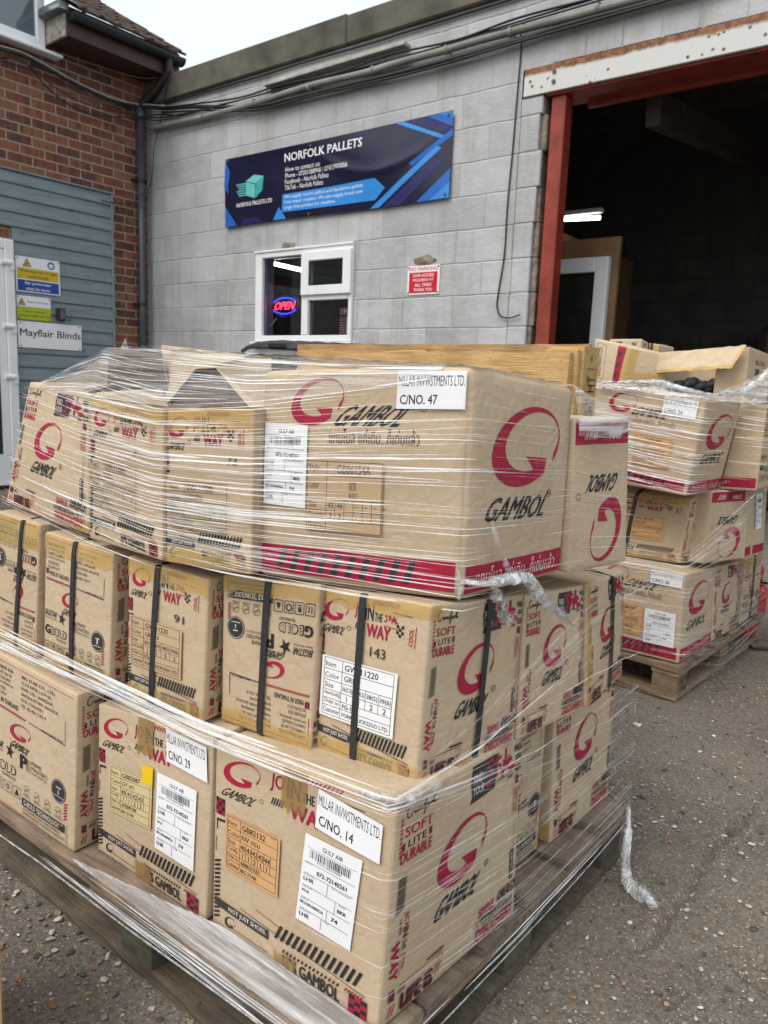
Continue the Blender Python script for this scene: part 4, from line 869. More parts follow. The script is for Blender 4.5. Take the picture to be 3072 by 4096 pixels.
# band where the middle row meets the bottom row
A_lo = [(-1.75, .735, .455), (-1.25, .738, .462), (-.93, .746, .462), (-.555, .757, .474), (-.535, .95, .44), (-.530, 1.12, .40), (-.512, 1.30, .38), (-.512, 1.54, .38)]
A_hi = [(-1.75, .740, .515), (-1.25, .743, .505), (-.93, .750, .497), (-.555, .762, .520), (-.532, .95, .57), (-.522, 1.12, .64), (-.506, 1.30, .70), (-.508, 1.54, .70)]
W3 = Wrap(A_lo, A_hi, .006); xk = W3.d[3]
mb = pleats(W3, 120, 21, (.15, .6), (.0003, .0010), (-.02, .01), (0, 1), lambda x, t: .75 if x < xk-.25 else .12, H=.05)
pleats(W3, 22, 22, (.25, .7), (.0010, .0022), (-.015, .005), (.3, 1), lambda x, t: .9 if x < xk else .1, mb=mb, H=.05)
def dg(x, t): return 0 if x < xk else (.85 if t > .45 or x < W3.d[5] else .35)
pleats(W3, 300, 23, (.10, .36), (.00018, .0006), (-.03, .05), (0, 1), dg, mb=mb, H=.28, mat=FILM_Q)
# thin pleats on the sides of the lower cartons and the deck
L_lo = [(-1.75, .715, .16), (-1.26, .728, .15), (-.93, .745, .14), (-.565, .762, .13), (-.540, 1.13, .085), (-.525, 1.62, .075)]
L_hi = [(-1.75, .725, .45), (-1.26, .735, .45), (-.93, .750, .45), (-.556, .768, .47), (-.536, 1.13, .44), (-.535, 1.62, .42)]
W4 = Wrap(L_lo, L_hi, .006); xl = W4.d[3]
pleats(W4, 420, 24, (.12, .45), (.0002, .0009), (-.02, .05), (0, 1), lambda x, t: 0 if x < xl else ((.75 if t > .25 else .25) if x < W4.d[4] else (.35 if t < .2 else .6)), mb=mb, H=.33, mat=FILM_Q)
pleats(W4, 60, 25, (.2, .55), (.0002, .0008), (-.01, .06), (0, .30), lambda x, t: 0 if x < xl+.15 else 1, mb=mb, H=.33, mat=FILM_Q)
mb.build('pleats', fr, smooth=True)['kind'] = 'stuff'
# film band pulled over the deck edge
P_lo = [(-1.80, .700, .085), (-1.3, .698, .085), (-.9, .697, .088), (-.548, .697, .092), (-.545, .72, .09), (-.532, 1.10, .085), (-.524, 1.62, .08)]
P_hi = [(-1.80, .705, .112), (-1.3, .702, .124), (-.9, .704, .129), (-.550, .706, .130), (-.543, .72, .128), (-.528, 1.10, .127), (-.519, 1.62, .127)]
W5 = Wrap(P_lo, P_hi, .004)
s2 = sheet(lambda u, v: W5.pos(lerp(.75, W5.d[3]-.001, u), lerp(.45, 1, v))[0], 110, 8, FILM_S, .0018, 30, stretch=(3, .4))
def deckband(u, v):
    p = W5.pos(lerp(.55, W5.d[3]-.002, u), 1)[0]; return p+V((0, .003+.060*v*min(1, u*1.9), .003+.006*v))
sheet(deckband, 90, 10, FILM_D, .0012, 26, s2, (4, .5))
s2.build('sheet', fr, smooth=True)
mb = pleats(W5, 120, 31, (.15, .5), (.0002, .0010), (-.012, .012), (.25, 1.02), lambda x, t: (.03 if x < .60 else .5) if x < W5.d[3] else .15, H=.04)
mb.build('pleats', fr, smooth=True)['kind'] = 'stuff'
# twisted rope of film along the pallet edge
rope = MB(); base = [(-1.75, .692, .066), (-1.526, .692, .073), (-1.338, .692, .083), (-1.10, .692, .088), (-.95, .692, .094), (-.74, .692, .102), (-.553, .694, .100), (-.536, .72, .095), (-.53, 1.0, .085), (-.524, 1.35, .085), (-.518, 1.61, .10)]
P = spline(base, 34)
for k in range(3):
    q = []
    for i, p in enumerate(P):
        a = i*1.2+k*2.09; q.append(p+V((.0, math.cos(a)*.0011, math.sin(a)*.0011)))
    rope.tube(q, .0011, FILM_C, 5)
rope.build('twisted_edge', fr, smooth=True)
# loose tail lying on the ground
tail = crumpled([(-.522, 1.615, .128), (-.507, 1.582, .105), (-.495, 1.545, .06), (-.486, 1.53, .02), (-.470, 1.515, .012), (-.445, 1.503, .012), (-.425, 1.494, .016), (-.412, 1.478, .010)], (.005, .010, .011, .014, .016, .012), FILM_T, 5, 10, 20, jag=.35)
tail.build('loose_tail', fr, smooth=True)
# gathered bunch under the widest carton's corner
bn = crumpled([(-.545, .885, .775), (-.532, .93, .766), (-.528, .97, .765), (-.526, 1.0, .762), (-.522, 1.04, .755), (-.516, 1.07, .727), (-.512, 1.10, .705), (-.510, 1.14, .683), (-.508, 1.17, .662), (-.507, 1.20, .642)], (.005, .008, .011, .011, .008, .006, .004), FILM_T, 9, 9, 12, jag=.4)
crumpled([(-.538, .945, .86), (-.533, .958, .82), (-.530, .98, .79), (-.526, 1.0, .765)], (.003, .007), FILM_C, 14, 10, 4, bn)
crumpled([(-.530, .95, .755), (-.526, .965, .725), (-.530, .985, .70), (-.528, 1.02, .705)], (.013, .008), FILM_C, 17, 10, 6, bn)
crumpled([(-.555, .895, .745), (-.548, .89, .76), (-.556, .888, .80)], (.006, .004), FILM_C, 19, 8, 7, bn)
bn.build('gathered_end', fr, smooth=True)
# crumple on the near corner of the bottom carton
cc = crumpled([(-.63, .775, .478), (-.59, .775, .484), (-.562, .785, .484), (-.552, .82, .482), (-.548, .87, .480)], (.008, .013, .008), FILM_C, 23, 10, 9)
cc.build('crumpled_corner', fr, smooth=True)
# --- film on the farther load
f2 = thing('stretch_film', (-.9, 3.1, .125), 'clear stretch film round the farther load, bunched up in a loose crest on its top', 'stretch film', 'stretch film round the loads')
W6 = Wrap([(-1.11, 2.622, .745), (-.752, 2.592, .716), (-.722, 2.90, .714), (-.60, 2.925, .715), (-.585, 3.23, .72)], [(-1.12, 2.62, 1.075), (-.716, 2.590, 1.030), (-.682, 2.90, 1.026), (-.60, 2.925, 1.02), (-.585, 3.23, 1.02)], .008)
mb = pleats(W6, 330, 41, (.10, .4), (.0003, .0013), (-.030, -.005), (0, 1), lambda x, t: 1 if x < W6.d[1]-.02 else .3)
W7 = Wrap([(-1.1, 2.628, .43), (-.735, 2.625, .43), (-.70, 2.95, .42), (-.66, 3.5, .40)], [(-1.1, 2.628, .52), (-.765, 2.70, .50), (-.62, 2.95, .72), (-.60, 3.35, .72)], .006)
pleats(W7, 110, 42, (.15, .5), (.0004, .0013), (-.02, .02), (0, 1), lambda x, t: 1, mb=mb, H=.15, mat=FILM_Q)
W8 = Wrap([(-1.1, 2.620, .13), (-.724, 2.620, .13), (-.68, 3.0, .03), (-.655, 3.56, .03)], [(-1.1, 2.620, .45), (-.730, 2.622, .45), (-.70, 3.0, .43), (-.665, 3.56, .42)], .010)
pleats(W8, 240, 43, (.2, .6), (.0003, .0011), (-.01, .09), (0, 1), lambda x, t: (.12 if t < .9 else 1) if x < W8.d[1] else .9, mb=mb, H=.3, mat=FILM_Q)
mb.build('pleats', f2, smooth=True)['kind'] = 'stuff'
def crest(u, v):
    top = [(-1.12, 2.61, 1.075), (-1.0, 2.61, 1.084), (-.89, 2.62, 1.086), (-.80, 2.66, 1.066), (-.74, 2.74, 1.052), (-.70, 2.86, 1.085), (-.655, 2.95, 1.125), (-.60, 2.98, 1.18)]
    low = [(-1.12, 2.60, 1.055), (-1.0, 2.597, 1.052), (-.89, 2.59, 1.045), (-.80, 2.585, 1.036), (-.712, 2.585, 1.028), (-.68, 2.87, 1.025), (-.62, 2.915, 1.022), (-.575, 2.95, 1.02)]
    x = u*6.999; k = int(x); f = x-k; return lerp(lerp(V(low[k]), V(low[k+1]), f), lerp(V(top[k]), V(top[k+1]), f), v)
s3 = sheet(crest, 90, 14, FILM_B, .007, 16, stretch=(3, 1)); s3.build('sheet', f2, smooth=True)
cc = crumpled([(-1.12, 2.6, 1.07), (-1.0, 2.6, 1.08), (-.89, 2.61, 1.083), (-.8, 2.63, 1.062), (-.74, 2.72, 1.045), (-.70, 2.86, 1.06), (-.65, 2.93, 1.10), (-.60, 2.98, 1.17)], (.007, .011, .012, .014), FILM_C, 29, 12, 8)
cc.build('gathered_end', f2, smooth=True)
# ---------------------------------------------------------------- ground
m, nt, out = new_mat('old_tarmac'); v = coords(nt, rnd=False)
big = nz(nt, v, 1.3, 6, .6); mid = nz(nt, v, 9, 6, .65); fine = nz(nt, v, 120, 4, .7)
c = ramp(nt, mid, (.3, (.064, .053, .041)), (.7, (.158, .130, .098)))
c = mix(nt, ramp(nt, big, (.42, (0, 0, 0)), (.62, (1, 1, 1))), c, (.215, .176, .130))
c = mix(nt, .5, c, ramp(nt, fine, (.32, (.035, .031, .027)), (.72, (.33, .285, .235))))
heights = []
for sc_, lo, hi, col in ((34, .15, .20, ((.46, .40, .31), (.20, .165, .125), (.40, .19, .07), (.62, .58, .52))), (75, .19, .25, ((.42, .36, .28), (.09, .075, .06), (.32, .16, .08), (.52, .48, .42))), (170, .22, .30, ((.40, .35, .28), (.06, .05, .045), (.25, .15, .09), (.5, .46, .4)))):
    vo = nd(nt, 'TexVoronoi', {'Vector': nd(nt, 'VectorMath', {0: v, 1: nd(nt, 'VectorMath', {0: nz(nt, v, 60, 2, .5, 'Color'), 1: (.012, .012, .0)}, operation='MULTIPLY').outputs[0]}, operation='ADD').outputs[0], 'Scale': float(sc_), 'Randomness': 1.0}, feature='F1', voronoi_dimensions='2D')
    rnd = nd(nt, 'SeparateColor', {0: vo.outputs['Color']})
    keep = math_(nt, 'GREATER_THAN', rnd.outputs[1], .70)
    r = nd(nt, 'MapRange', {0: math_(nt, 'ADD', vo.outputs['Distance'], math_(nt, 'MULTIPLY', rnd.outputs[2], .12)), 1: lo, 2: hi, 3: 1, 4: 0}).outputs[0]
    mk = math_(nt, 'MULTIPLY', r, keep); pc = ramp(nt, rnd.outputs[0], (.0, col[1]), (.35, col[0]), (.62, col[0]), (.68, col[2]), (.8, col[3]), (1, col[1]))
    c = mix(nt, math_(nt, 'MULTIPLY', mk, .95), c, pc); heights.append(mk)
h = math_(nt, 'ADD', math_(nt, 'ADD', math_(nt, 'MULTIPLY', fine, .5), math_(nt, 'MULTIPLY', mid, 1.2)), math_(nt, 'ADD', math_(nt, 'MULTIPLY', heights[0], .8), math_(nt, 'MULTIPLY', heights[1], .4)))
pbr(nt, out, c, .85, 0, .25, bump(nt, h, .8, .008))
mb = MB(); R0 = 200
mb.mesh([(-R0, -R0, -.02), (R0, -R0, -.02), (R0, R0, -.02), (-R0, R0, -.02)], [(0, 1, 2, 3)], m)
tag(mb.build('ground', None, (0, 0, -.02)), kind='structure')
# near yard: the same tarmac with real undulation, a crack and loose stones
def crack_d(x, y):
    best = 9
    for CR in CRACKS:
        for (x0, y0), (x1, y1) in zip(CR, CR[1:]):
            dx, dy = x1-x0, y1-y0; t = max(0, min(1, ((x-x0)*dx+(y-y0)*dy)/(dx*dx+dy*dy))); best = min(best, math.hypot(x-x0-dx*t, y-y0-dy*t))
    return best
CRACKS = [[(-.33, 2.45), (-.344, 2.21), (-.355, 1.99), (-.377, 1.80), (-.376, 1.67), (-.372, 1.58), (-.385, 1.50), (-.378, 1.43), (-.40, 1.34)], [(-.24, 1.435), (-.215, 1.42), (-.178, 1.412), (-.1, 1.36)]]
mb = MB(); x0, x1, y0, y1, nx, ny = -2.2, .8, .2, 4.78, 290, 440
def gz(u, v_):
    x, y = lerp(x0, x1, u), lerp(y0, y1, v_); e = min(1, min(u, 1-u, v_, 1-v_)*20)
    z = (noise.noise(V((x*5, y*5, 1)))*.003+noise.noise(V((x*30, y*30, 2)))*.0022+noise.noise(V((x*80, y*80, 2)))*.0012)*e
    j = noise.noise(V((x*25, y*25, 8)))*.012; d = crack_d(x+j, y+noise.noise(V((x*25, y*25, 4)))*.012); z -= .018*math.exp(-(d/.0075)**2)*e
    if d < .05: z += .003*math.exp(-((d-.018)/.012)**2)*e
    return (x, y, z-.0025-.017*(1-e))
mb.grid(gz, nx, ny, m)
tag(mb.build('yard_surface', None, (0, 2, 0), smooth=True), kind='structure')
# loose stones
pal = [plain('stone_'+n, c, .7, var=.35, scale=60) for n, c in (('pale', (.50, .45, .38)), ('grey', (.24, .225, .20)), ('tan', (.34, .23, .12)), ('rust', (.33, .13, .055)), ('dark', (.085, .078, .07)), ('white', (.66, .64, .60)))]
r = random.Random(4); mb = MB()
def stone(x, y, s, mt):
    a = r.random()*6.28; sx, sy, sz = s*r.uniform(.8, 1.5), s*r.uniform(.5, 1), s*r.uniform(.3, .6); vs = []
    for z, q, n in ((-.3, .8, 6), (.35, 1, 6), (.85, .55, 5)):
        for k in range(n):
            t = 6.28*k/n+r.uniform(-.3, .3); px, py = sx*math.cos(t)*q*r.uniform(.8, 1.1), sy*math.sin(t)*q*r.uniform(.8, 1.1)
            vs.append((x+px*math.cos(a)-py*math.sin(a), y+px*math.sin(a)+py*math.cos(a), z*sz+r.uniform(-.1, .1)*sz))
    fs = [(k, (k+1) % 6, 6+(k+1) % 6, 6+k) for k in range(6)]
    for k in range(5): fs.append((6+k, 6+k+1, 12+(k+1) % 5, 12+k))
    fs.append((11, 6, 12)); fs.append((12, 13, 14, 15, 16)); mb.mesh(vs, fs, mt)
for i in range(6500):
    y = .25+3.6*r.random()**1.5; x = r.uniform(-1.9, .35)
    if -1.8 < x < -.53 and .70 < y < 1.6: continue
    s = r.choice((.0016, .0022, .0022, .003, .004, .005)) if r.random() > .05 else r.uniform(.005, .0095)
    stone(x, y, s, r.choices(pal, (3, 5, 3, 1.2, 5, 1.3))[0])
for i in range(420): stone(r.uniform(-1.9, -.5), r.uniform(.33, .70), r.uniform(.003, .0082), r.choices(pal, (3, 5, 3, 1, 4, 1.2))[0])
for i in range(300): stone(r.uniform(-.62, .3), r.uniform(.5, 2.6), r.uniform(.003, .0075), r.choices(pal, (4, 4, 3, 1.3, 3, 2))[0])
tag(mb.build('gravel', None, (-.5, 1.5, 0)), 'loose flint chips and pebbles scattered over the tarmac', 'gravel', kind='stuff')
mb = MB(); r.seed(9)
stone(-.755, 2.335, .016, pal[5]); stone(-.75, 2.343, .010, pal[5])
tag(mb.build('flint', None, (-.755, 2.335, 0)), 'white broken flint lying in front of the farther pallet', 'stone')
# red hand truck standing under the rear of the farther pallet, black cable beside it
RED = plain('red_paint', (.42, .012, .016), .38, var=.25, scale=20); BLK = plain('black_rubber', (.018, .018, .019), .6)
t = thing('pallet_truck', (-.72, 3.62, 0), 'red pallet truck parked against the rear of the farther pallet', 'pallet truck')
mb = MB(); mb.box((-.83, 3.585, .10), (-.665, 3.66, .235), RED, .02); mb.box((-.80, 3.60, .235), (-.69, 3.65, .33), RED, .02); mb.build('body', t, smooth=False)
mb = MB(); mb.box((-.72, 3.40, .05), (-.672, 3.59, .095), RED, .012); mb.build('fork', t); mb = MB(); mb.box((-.86, 3.40, .05), (-.81, 3.59, .095), RED, .012); mb.build('fork', t)
for x in (-.70, -.80): mb = MB(); mb.tube([(x-.02, 3.63, .05), (x+.02, 3.63, .05)], .05, BLK, 20); mb.build('wheel', t)
mb = MB(); mb.tube([(-.745, 3.64, .32), (-.745, 3.75, .7), (-.745, 3.80, 1.0)], .014, BLK, 10); mb.build('handle', t)
mb = MB(); mb.tube(spline([(-.70, 3.50, .008), (-.66, 3.42, .008), (-.60, 3.45, .008), (-.5, 3.43, .008), (-.35, 3.5, .008), (.2, 3.6, .008)], 8), .006, BLK, 8)
tag(mb.build('ground_cable', None, (-.5, 3.45, 0), smooth=True), 'black cable lying on the tarmac beside the red truck', 'cable')
# wheelie bin under the window
BIN = plain('black_bin_plastic', (.035, .036, .038), .45, var=.3, scale=8)
t = thing('wheelie_bin', (-3.9, 4.3, 0), 'large black wheeled bin with ribbed lid below the white window', 'bin')
mb = MB(); mb.box((-4.46, 4.05, .18), (-3.32, 4.62, 1.22), BIN, .04); mb.build('body', t)
mb = MB()
def lid(u, v_):
    x = lerp(-4.50, -3.28, u); prof = [(3.98, 1.255), (3.98, 1.285), (4.06, 1.315), (4.2, 1.335), (4.45, 1.335), (4.66, 1.28)]
    k = v_*4.999; i = int(k); f = k-i; y, z = (lerp(prof[i][q], prof[i+1][q], f) for q in (0, 1)); e = min(u, 1-u)
    z += .010*(.5+.5*math.sin(u*math.pi*14))*(z > 1.29) - .035*max(0, 1-e/.08) - .04*u*(z > 1.26)
    return (x, y, z)
mb.grid(lid, 84, 15, BIN); mb.build('lid', t, smooth=True)
for x in (-4.35, -3.43): mb = MB(); mb.tube([(x-.02, 4.15, .09), (x+.02, 4.15, .09)], .09, BLK, 18); mb.build('wheel', t)
mb = MB(); mb.box((-4.20, 3.965, 1.262), (-4.02, 3.985, 1.30), BLK, .008); mb.build('lid_handle', t)
# ---------------------------------------------------------------- block built workshop
YW, XB = 4.8, -6.82
def wall_uv(nt, axes):
    t = nd(nt, 'SeparateXYZ', {0: nd(nt, 'TexCoord').outputs['Object']})
    return nd(nt, 'CombineXYZ', {0: t.outputs[axes[0]], 1: t.outputs[axes[1]], 2: 0.0}).outputs[0]
m, nt, out = new_mat('painted_blockwork'); uv = wall_uv(nt, (0, 2)); v = coords(nt, rnd=False)
wob = nd(nt, 'VectorMath', {0: uv, 1: nd(nt, 'VectorMath', {0: nz(nt, v, 7, 3, .5, 'Color'), 1: (.016, .016, 0)}, operation='MULTIPLY').outputs[0]}, operation='ADD').outputs[0]
wv = nd(nt, 'Mapping', {'Vector': wob, 'Location': (3.655, .11, 0)}).outputs[0]
def brick(mortar, smooth, vec=wv, bw=.45, rh=.225, c1=(0, 0, 0), c2=(1, 1, 1)):
    b = nd(nt, 'TexBrick', {'Vector': vec, 'Color1': c4(c1), 'Color2': c4(c2), 'Mortar': (.5, .5, .5, 1), 'Scale': 1, 'Mortar Size': mortar, 'Mortar Smooth': smooth, 'Brick Width': bw, 'Row Height': rh}); b.offset = .5; return b
bk = brick(.0085, .9); bk2 = brick(.003, .0)
base = ramp(nt, nz(nt, v, 2.2, 6, .6), (.3, (.35, .362, .378)), (.7, (.515, .525, .538)))
base = mix(nt, .10, base, bk2.outputs['Color'])
st = nz(nt, nd(nt, 'Mapping', {'Vector': v, 'Scale': (5, 5, .5)}).outputs[0], 1, 5, .65)
base = mix(nt, math_(nt, 'MULTIPLY', ramp(nt, st, (.50, (0, 0, 0)), (.70, (1, 1, 1))), .62), base, (.30, .275, .22))
spk = ramp(nt, nz(nt, v, 42, 5, .7), (.66, (0, 0, 0)), (.74, (1, 1, 1))); base = mix(nt, math_(nt, 'MULTIPLY', spk, .22), base, (.2, .19, .17))
jd = ramp(nt, nz(nt, v, 3.3, 4, .6), (.5, (0, 0, 0)), (.72, (1, 1, 1)))
base = mix(nt, math_(nt, 'MULTIPLY', math_(nt, 'MULTIPLY', bk.outputs['Fac'], jd), .35), base, (.20, .18, .15))
gr = ramp(nt, nz(nt, v, 1.1, 5, .6), (.48, (0, 0, 0)), (.68, (1, 1, 1))); base = mix(nt, math_(nt, 'MULTIPLY', gr, .35), base, (.36, .375, .40))
dr = ramp(nt, nz(nt, nd(nt, 'Mapping', {'Vector': v, 'Scale': (11, 1, .35)}).outputs[0], 1, 3, .6), (.64, (0, 0, 0)), (.72, (1, 1, 1))); base = mix(nt, math_(nt, 'MULTIPLY', dr, .5), base, (.42, .34, .23))
pe = ramp(nt, nz(nt, v, 6.5, 7, .75), (.69, (0, 0, 0)), (.715, (1, 1, 1))); base = mix(nt, math_(nt, 'MULTIPLY', pe, .75), base, (.25, .215, .165))
pit = nz(nt, v, 85, 4, .7)
hh = math_(nt, 'ADD', math_(nt, 'MULTIPLY', math_(nt, 'SUBTRACT', 1, bk.outputs['Fac']), math_(nt, 'MULTIPLY', .9, nz(nt, v, 5, 3, .6))), math_(nt, 'ADD', math_(nt, 'MULTIPLY', pit, .40), math_(nt, 'MULTIPLY', nz(nt, v, 9, 6, .65), 1.1)))
pbr(nt, out, base, .6, 0, .35, bump(nt, hh, .9, .011)); BLOCK = m
CONC = plain('weathered_concrete', (.115, .105, .080), .85, var=.5, scale=3.5, bmp=.4)
RAWB = plain('bare_block_edge', (.24, .20, .155), .9, var=.5, scale=20, bmp=1, bscale=50)
UPVC = plain('white_upvc', (.80, .82, .84), .28, var=.06, scale=5)
DKG = plain('window_gasket', (.012, .012, .014), .5)
RUSTRED = plain('red_oxide_steel', (.26, .038, .022), .5, var=.35, scale=9, bmp=.2)
m, nt, out = new_mat('rusty_white_steel'); v = coords(nt, rnd=False)
n1 = nz(nt, v, 13, 6, .7); sp = nd(nt, 'TexVoronoi', {'Vector': v, 'Scale': 19}, feature='F1'); zz = math_(nt, 'SUBTRACT', nd(nt, 'SeparateXYZ', {0: v}).outputs[2], 2.93)
spot = math_(nt, 'MULTIPLY', nd(nt, 'MapRange', {0: sp.outputs['Distance'], 1: .15, 2: .25, 3: 1, 4: 0}).outputs[0], math_(nt, 'GREATER_THAN', nz(nt, v, 3.1, 2), .46))
top = nd(nt, 'MapRange', {0: math_(nt, 'ADD', zz, math_(nt, 'MULTIPLY', n1, .05)), 1: .140, 2: .158, 3: 0, 4: 1}).outputs[0]
rf = math_(nt, 'MAXIMUM', math_(nt, 'MAXIMUM', spot, top), ramp(nt, n1, (.72, (0, 0, 0)), (.78, (1, 1, 1))), True)
pbr(nt, out, mix(nt, rf, (.57, .58, .565), ramp(nt, nz(nt, v, 40, 4), (.35, (.10, .035, .015)), (.65, (.33, .125, .04)))), .5, 0, .4, bump(nt, rf, .4, .004)); RUSTW = m
m, nt, out = new_mat('window_glass')
g = nd(nt, 'BsdfGlossy', {'Color': (1, 1, 1, 1), 'Roughness': .02}); t_ = nd(nt, 'BsdfTransparent', {'Color': (.80, .84, .84, 1)})
s_ = nd(nt, 'MixShader', {0: math_(nt, 'ADD', math_(nt, 'MULTIPLY', nd(nt, 'Fresnel', {'IOR': 1.5}).outputs[0], .55), .02), 1: t_.outputs[0], 2: g.outputs[0]}); nt.links.new(s_.outputs[0], out.inputs[0]); GLASS = m
def emit(name, col, s):
    m, nt, out = new_mat(name); e = nd(nt, 'Emission', {'Color': c4(col), 'Strength': s}); nt.links.new(e.outputs[0], out.inputs[0]); return m
wk = thing('workshop', (-4, YW, 0), 'white painted block workshop with a wide open loading doorway', 'building')
WX0, WX1, WZ0, WZ1 = -5.225, -4.10, 1.36, 2.13; DX = -2.545; TOPZ = 3.575
mb = MB(); bx = lambda a, b, mt, bev=.003: mb.box(a, b, mt, bev)
bx((-6.82, YW, 0), (WX0, YW+.2, TOPZ), BLOCK, 0); bx((WX0, YW, 0), (WX1, YW+.2, WZ0), BLOCK, 0); bx((WX0, YW, WZ1), (WX1, YW+.2, TOPZ), BLOCK, 0)
bx((WX1, YW, 0), (DX-.16, YW+.2, TOPZ), BLOCK, 0); bx((DX-.16, YW, 3.10), (2.5, YW+.2, TOPZ), BLOCK, 0)
r = random.Random(12)
for k in range(14):                                              # uneven block ends at the jamb
    z0, z1 = max(0, k*.225-.11), min(2.925, k*.225+.115)
    if z1 <= z0: continue
    mb.box((DX-.16, YW, z0), (DX+r.uniform(-.022, .012), YW+.03, z1), BLOCK, .006)
    mb.box((DX-.16, YW+.031, z0), (DX+.01+r.uniform(-.015, .012), YW+.2, z1), RAWB, .008)
bx((DX-.16, YW, 2.926), (-2.705, YW+.2, 3.099), BLOCK, 0)
for k in range(9): mb.box((-2.0+k*.235+r.uniform(-.01, .01)-.5, YW-.004, 3.102), (-2.0+k*.235+.222-.5, YW-.0005, 3.215+r.uniform(-.006, .006)), BLOCK, .003)
mb.build('block_wall', wk)
mb = MB(); mb.box((-6.815, YW-.035, 3.577), (-4.238, YW+.25, 3.80), CONC, .012); mb.build('fascia', wk)
mb = MB(); mb.box((-4.234, YW-.038, 3.577), (2.5, YW+.25, 3.785), CONC, .012); mb.build('fascia', wk)
mb = MB(); LT = (-2.70, 2.93); mb.box((-2.69, YW-.012, 2.93), (2.5, YW+.012, 3.095), RUSTW, .003)
o = mb.build('lintel_beam', wk, None); o.location.z += 0
mb = MB(); mb.box((-2.54, YW+.013, 2.915), (2.5, YW+.26, 2.932), RUSTRED, .003); mb.box((-2.36, YW+.26, 2.89), (2.5, YW+.30, 3.05), RUSTRED, .003); mb.build('lintel_soffit', wk)
for z in (3.045, 2.985): mb = MB(); mb.tube([(-2.475, YW-.02, z), (-2.475, YW-.01, z)], .014, CONC, 8); mb.build('bolt', wk)
mb = MB(); mb.box((-2.505, YW+.035, 0), (-2.405, YW+.145, 2.913), RUSTRED, .006); mb.build('door_post', wk)
# window
def bar(mb, a, b, y0, y1, mt=UPVC, bev=.006): mb.box((a[0], y0, a[1]), (b[0], y1, b[1]), mt, bev)
mb = MB(); X0, X1, Z0, Z1 = WX0+.005, WX1-.005, WZ0+.004, WZ1-.004; y0, y1 = YW-.03, YW+.035
bar(mb, (X0, Z0), (X0+.085, Z1), y0, y1); bar(mb, (X1-.035, Z0), (X1, Z1), y0, y1); bar(mb, (X0+.086, Z1-.06), (X1-.036, Z1), y0, y1); bar(mb, (X0+.086, Z0), (X1-.036, Z0+.05), y0, y1)
XM = -4.655; bar(mb, (XM, Z0+.051), (XM+.075, Z1-.061), y0, y1); bar(mb, (XM+.076, 1.695), (X1-.036, 1.745), y0, y1)
mb.box((X0-.004, y0-.012, Z1-.014), (X1+.004, y0-.001, Z1+.003), UPVC, .003)
wf = mb.build('window_frame', wk)
mb = MB(); a0, a1, b0, b1 = XM+.01, X1+.001, 1.735, Z1-.045; y2, y3 = YW-.055, YW-.031
bar(mb, (a0, b0), (a0+.085, b1), y2, y3); bar(mb, (a1-.085, b0), (a1, b1), y2, y3); bar(mb, (a0+.086, b0), (a1-.086, b0+.075), y2, y3); bar(mb, (a0+.086, b1-.075), (a1-.086, b1), y2, y3); mb.build('sash', wf)
for n, (p, q, y) in enumerate((((X0+.085, Z0+.05), (XM, Z1-.06), YW+.01), ((a0+.085, b0+.075), (a1-.085, b1-.075), YW-.04), ((XM+.075, Z0+.05), (X1-.035, 1.695), YW+.01))):
    mb = MB(); mb.poly([(p[0], y, p[1]), (q[0], y, p[1]), (q[0], y, q[1]), (p[0], y, q[1])], GLASS); mb.build('pane', wf)
    mb = MB()
    for a, b in (((p[0], p[1]), (p[0]+.008, q[1])), ((q[0]-.008, p[1]), (q[0], q[1])), ((p[0]+.009, q[1]-.008), (q[0]-.009, q[1])), ((p[0]+.009, p[1]), (q[0]-.009, p[1]+.008))): mb.box((a[0], y-.006, a[1]), (b[0], y-.001, b[1]), DKG, .001)
    mb.build('gasket', wf)
mb = MB(); mb.box((X0-.03, YW-.06, Z0-.03), (X1+.03, YW-.001, Z0-.004), UPVC, .006); mb.build('sill', wf)
# crumbling mortar patches above the window and the notice
for x, z, w, hgt in ((-4.85, 2.155, .085, .03), (-3.425, 1.945, .10, .038)):
    mb = MB()
    def patch(u, v_, x=x, z=z, w=w, hgt=hgt):
        a = u*6.283; rr = v_*(1+.35*noise.noise(V((math.cos(a)*1.5, math.sin(a)*1.5, x)))); return (x+w*rr*math.cos(a), YW-.002-.012*(1-v_), z+hgt*rr*math.sin(a))
    mb.grid(patch, 22, 4, RAWB); mb.build('mortar_patch', wk, smooth=True)
# interior
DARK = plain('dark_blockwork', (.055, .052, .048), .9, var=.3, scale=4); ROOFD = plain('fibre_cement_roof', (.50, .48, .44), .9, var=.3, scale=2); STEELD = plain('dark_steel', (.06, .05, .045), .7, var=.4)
PLY = plain('plywood', (.24, .145, .07), .6, var=.25, scale=5); FLOORI = plain('workshop_floor', (.20, .185, .165), .85, var=.3, scale=3)
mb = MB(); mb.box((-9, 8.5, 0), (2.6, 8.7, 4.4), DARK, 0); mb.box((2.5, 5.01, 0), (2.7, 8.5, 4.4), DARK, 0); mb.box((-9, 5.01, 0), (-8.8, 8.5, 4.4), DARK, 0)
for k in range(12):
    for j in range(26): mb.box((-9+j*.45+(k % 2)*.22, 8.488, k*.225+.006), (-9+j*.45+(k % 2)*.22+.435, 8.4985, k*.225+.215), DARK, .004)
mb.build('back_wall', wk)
mb = MB()
mb.grid(lambda u, v_: (lerp(-9, 2.7, u), lerp(YW+.21, 8.7, v_), 3.52+.16*v_*3+.022*math.sin(u*11.7/.146*6.283*.5)), 640, 2, ROOFD); mb.grid(lambda u, v_: (lerp(2.7, -9, u), lerp(YW+.21, 8.7, v_), 3.58+.16*v_*3), 2, 2, ROOFD)
mb.build('roof', wk, smooth=True)
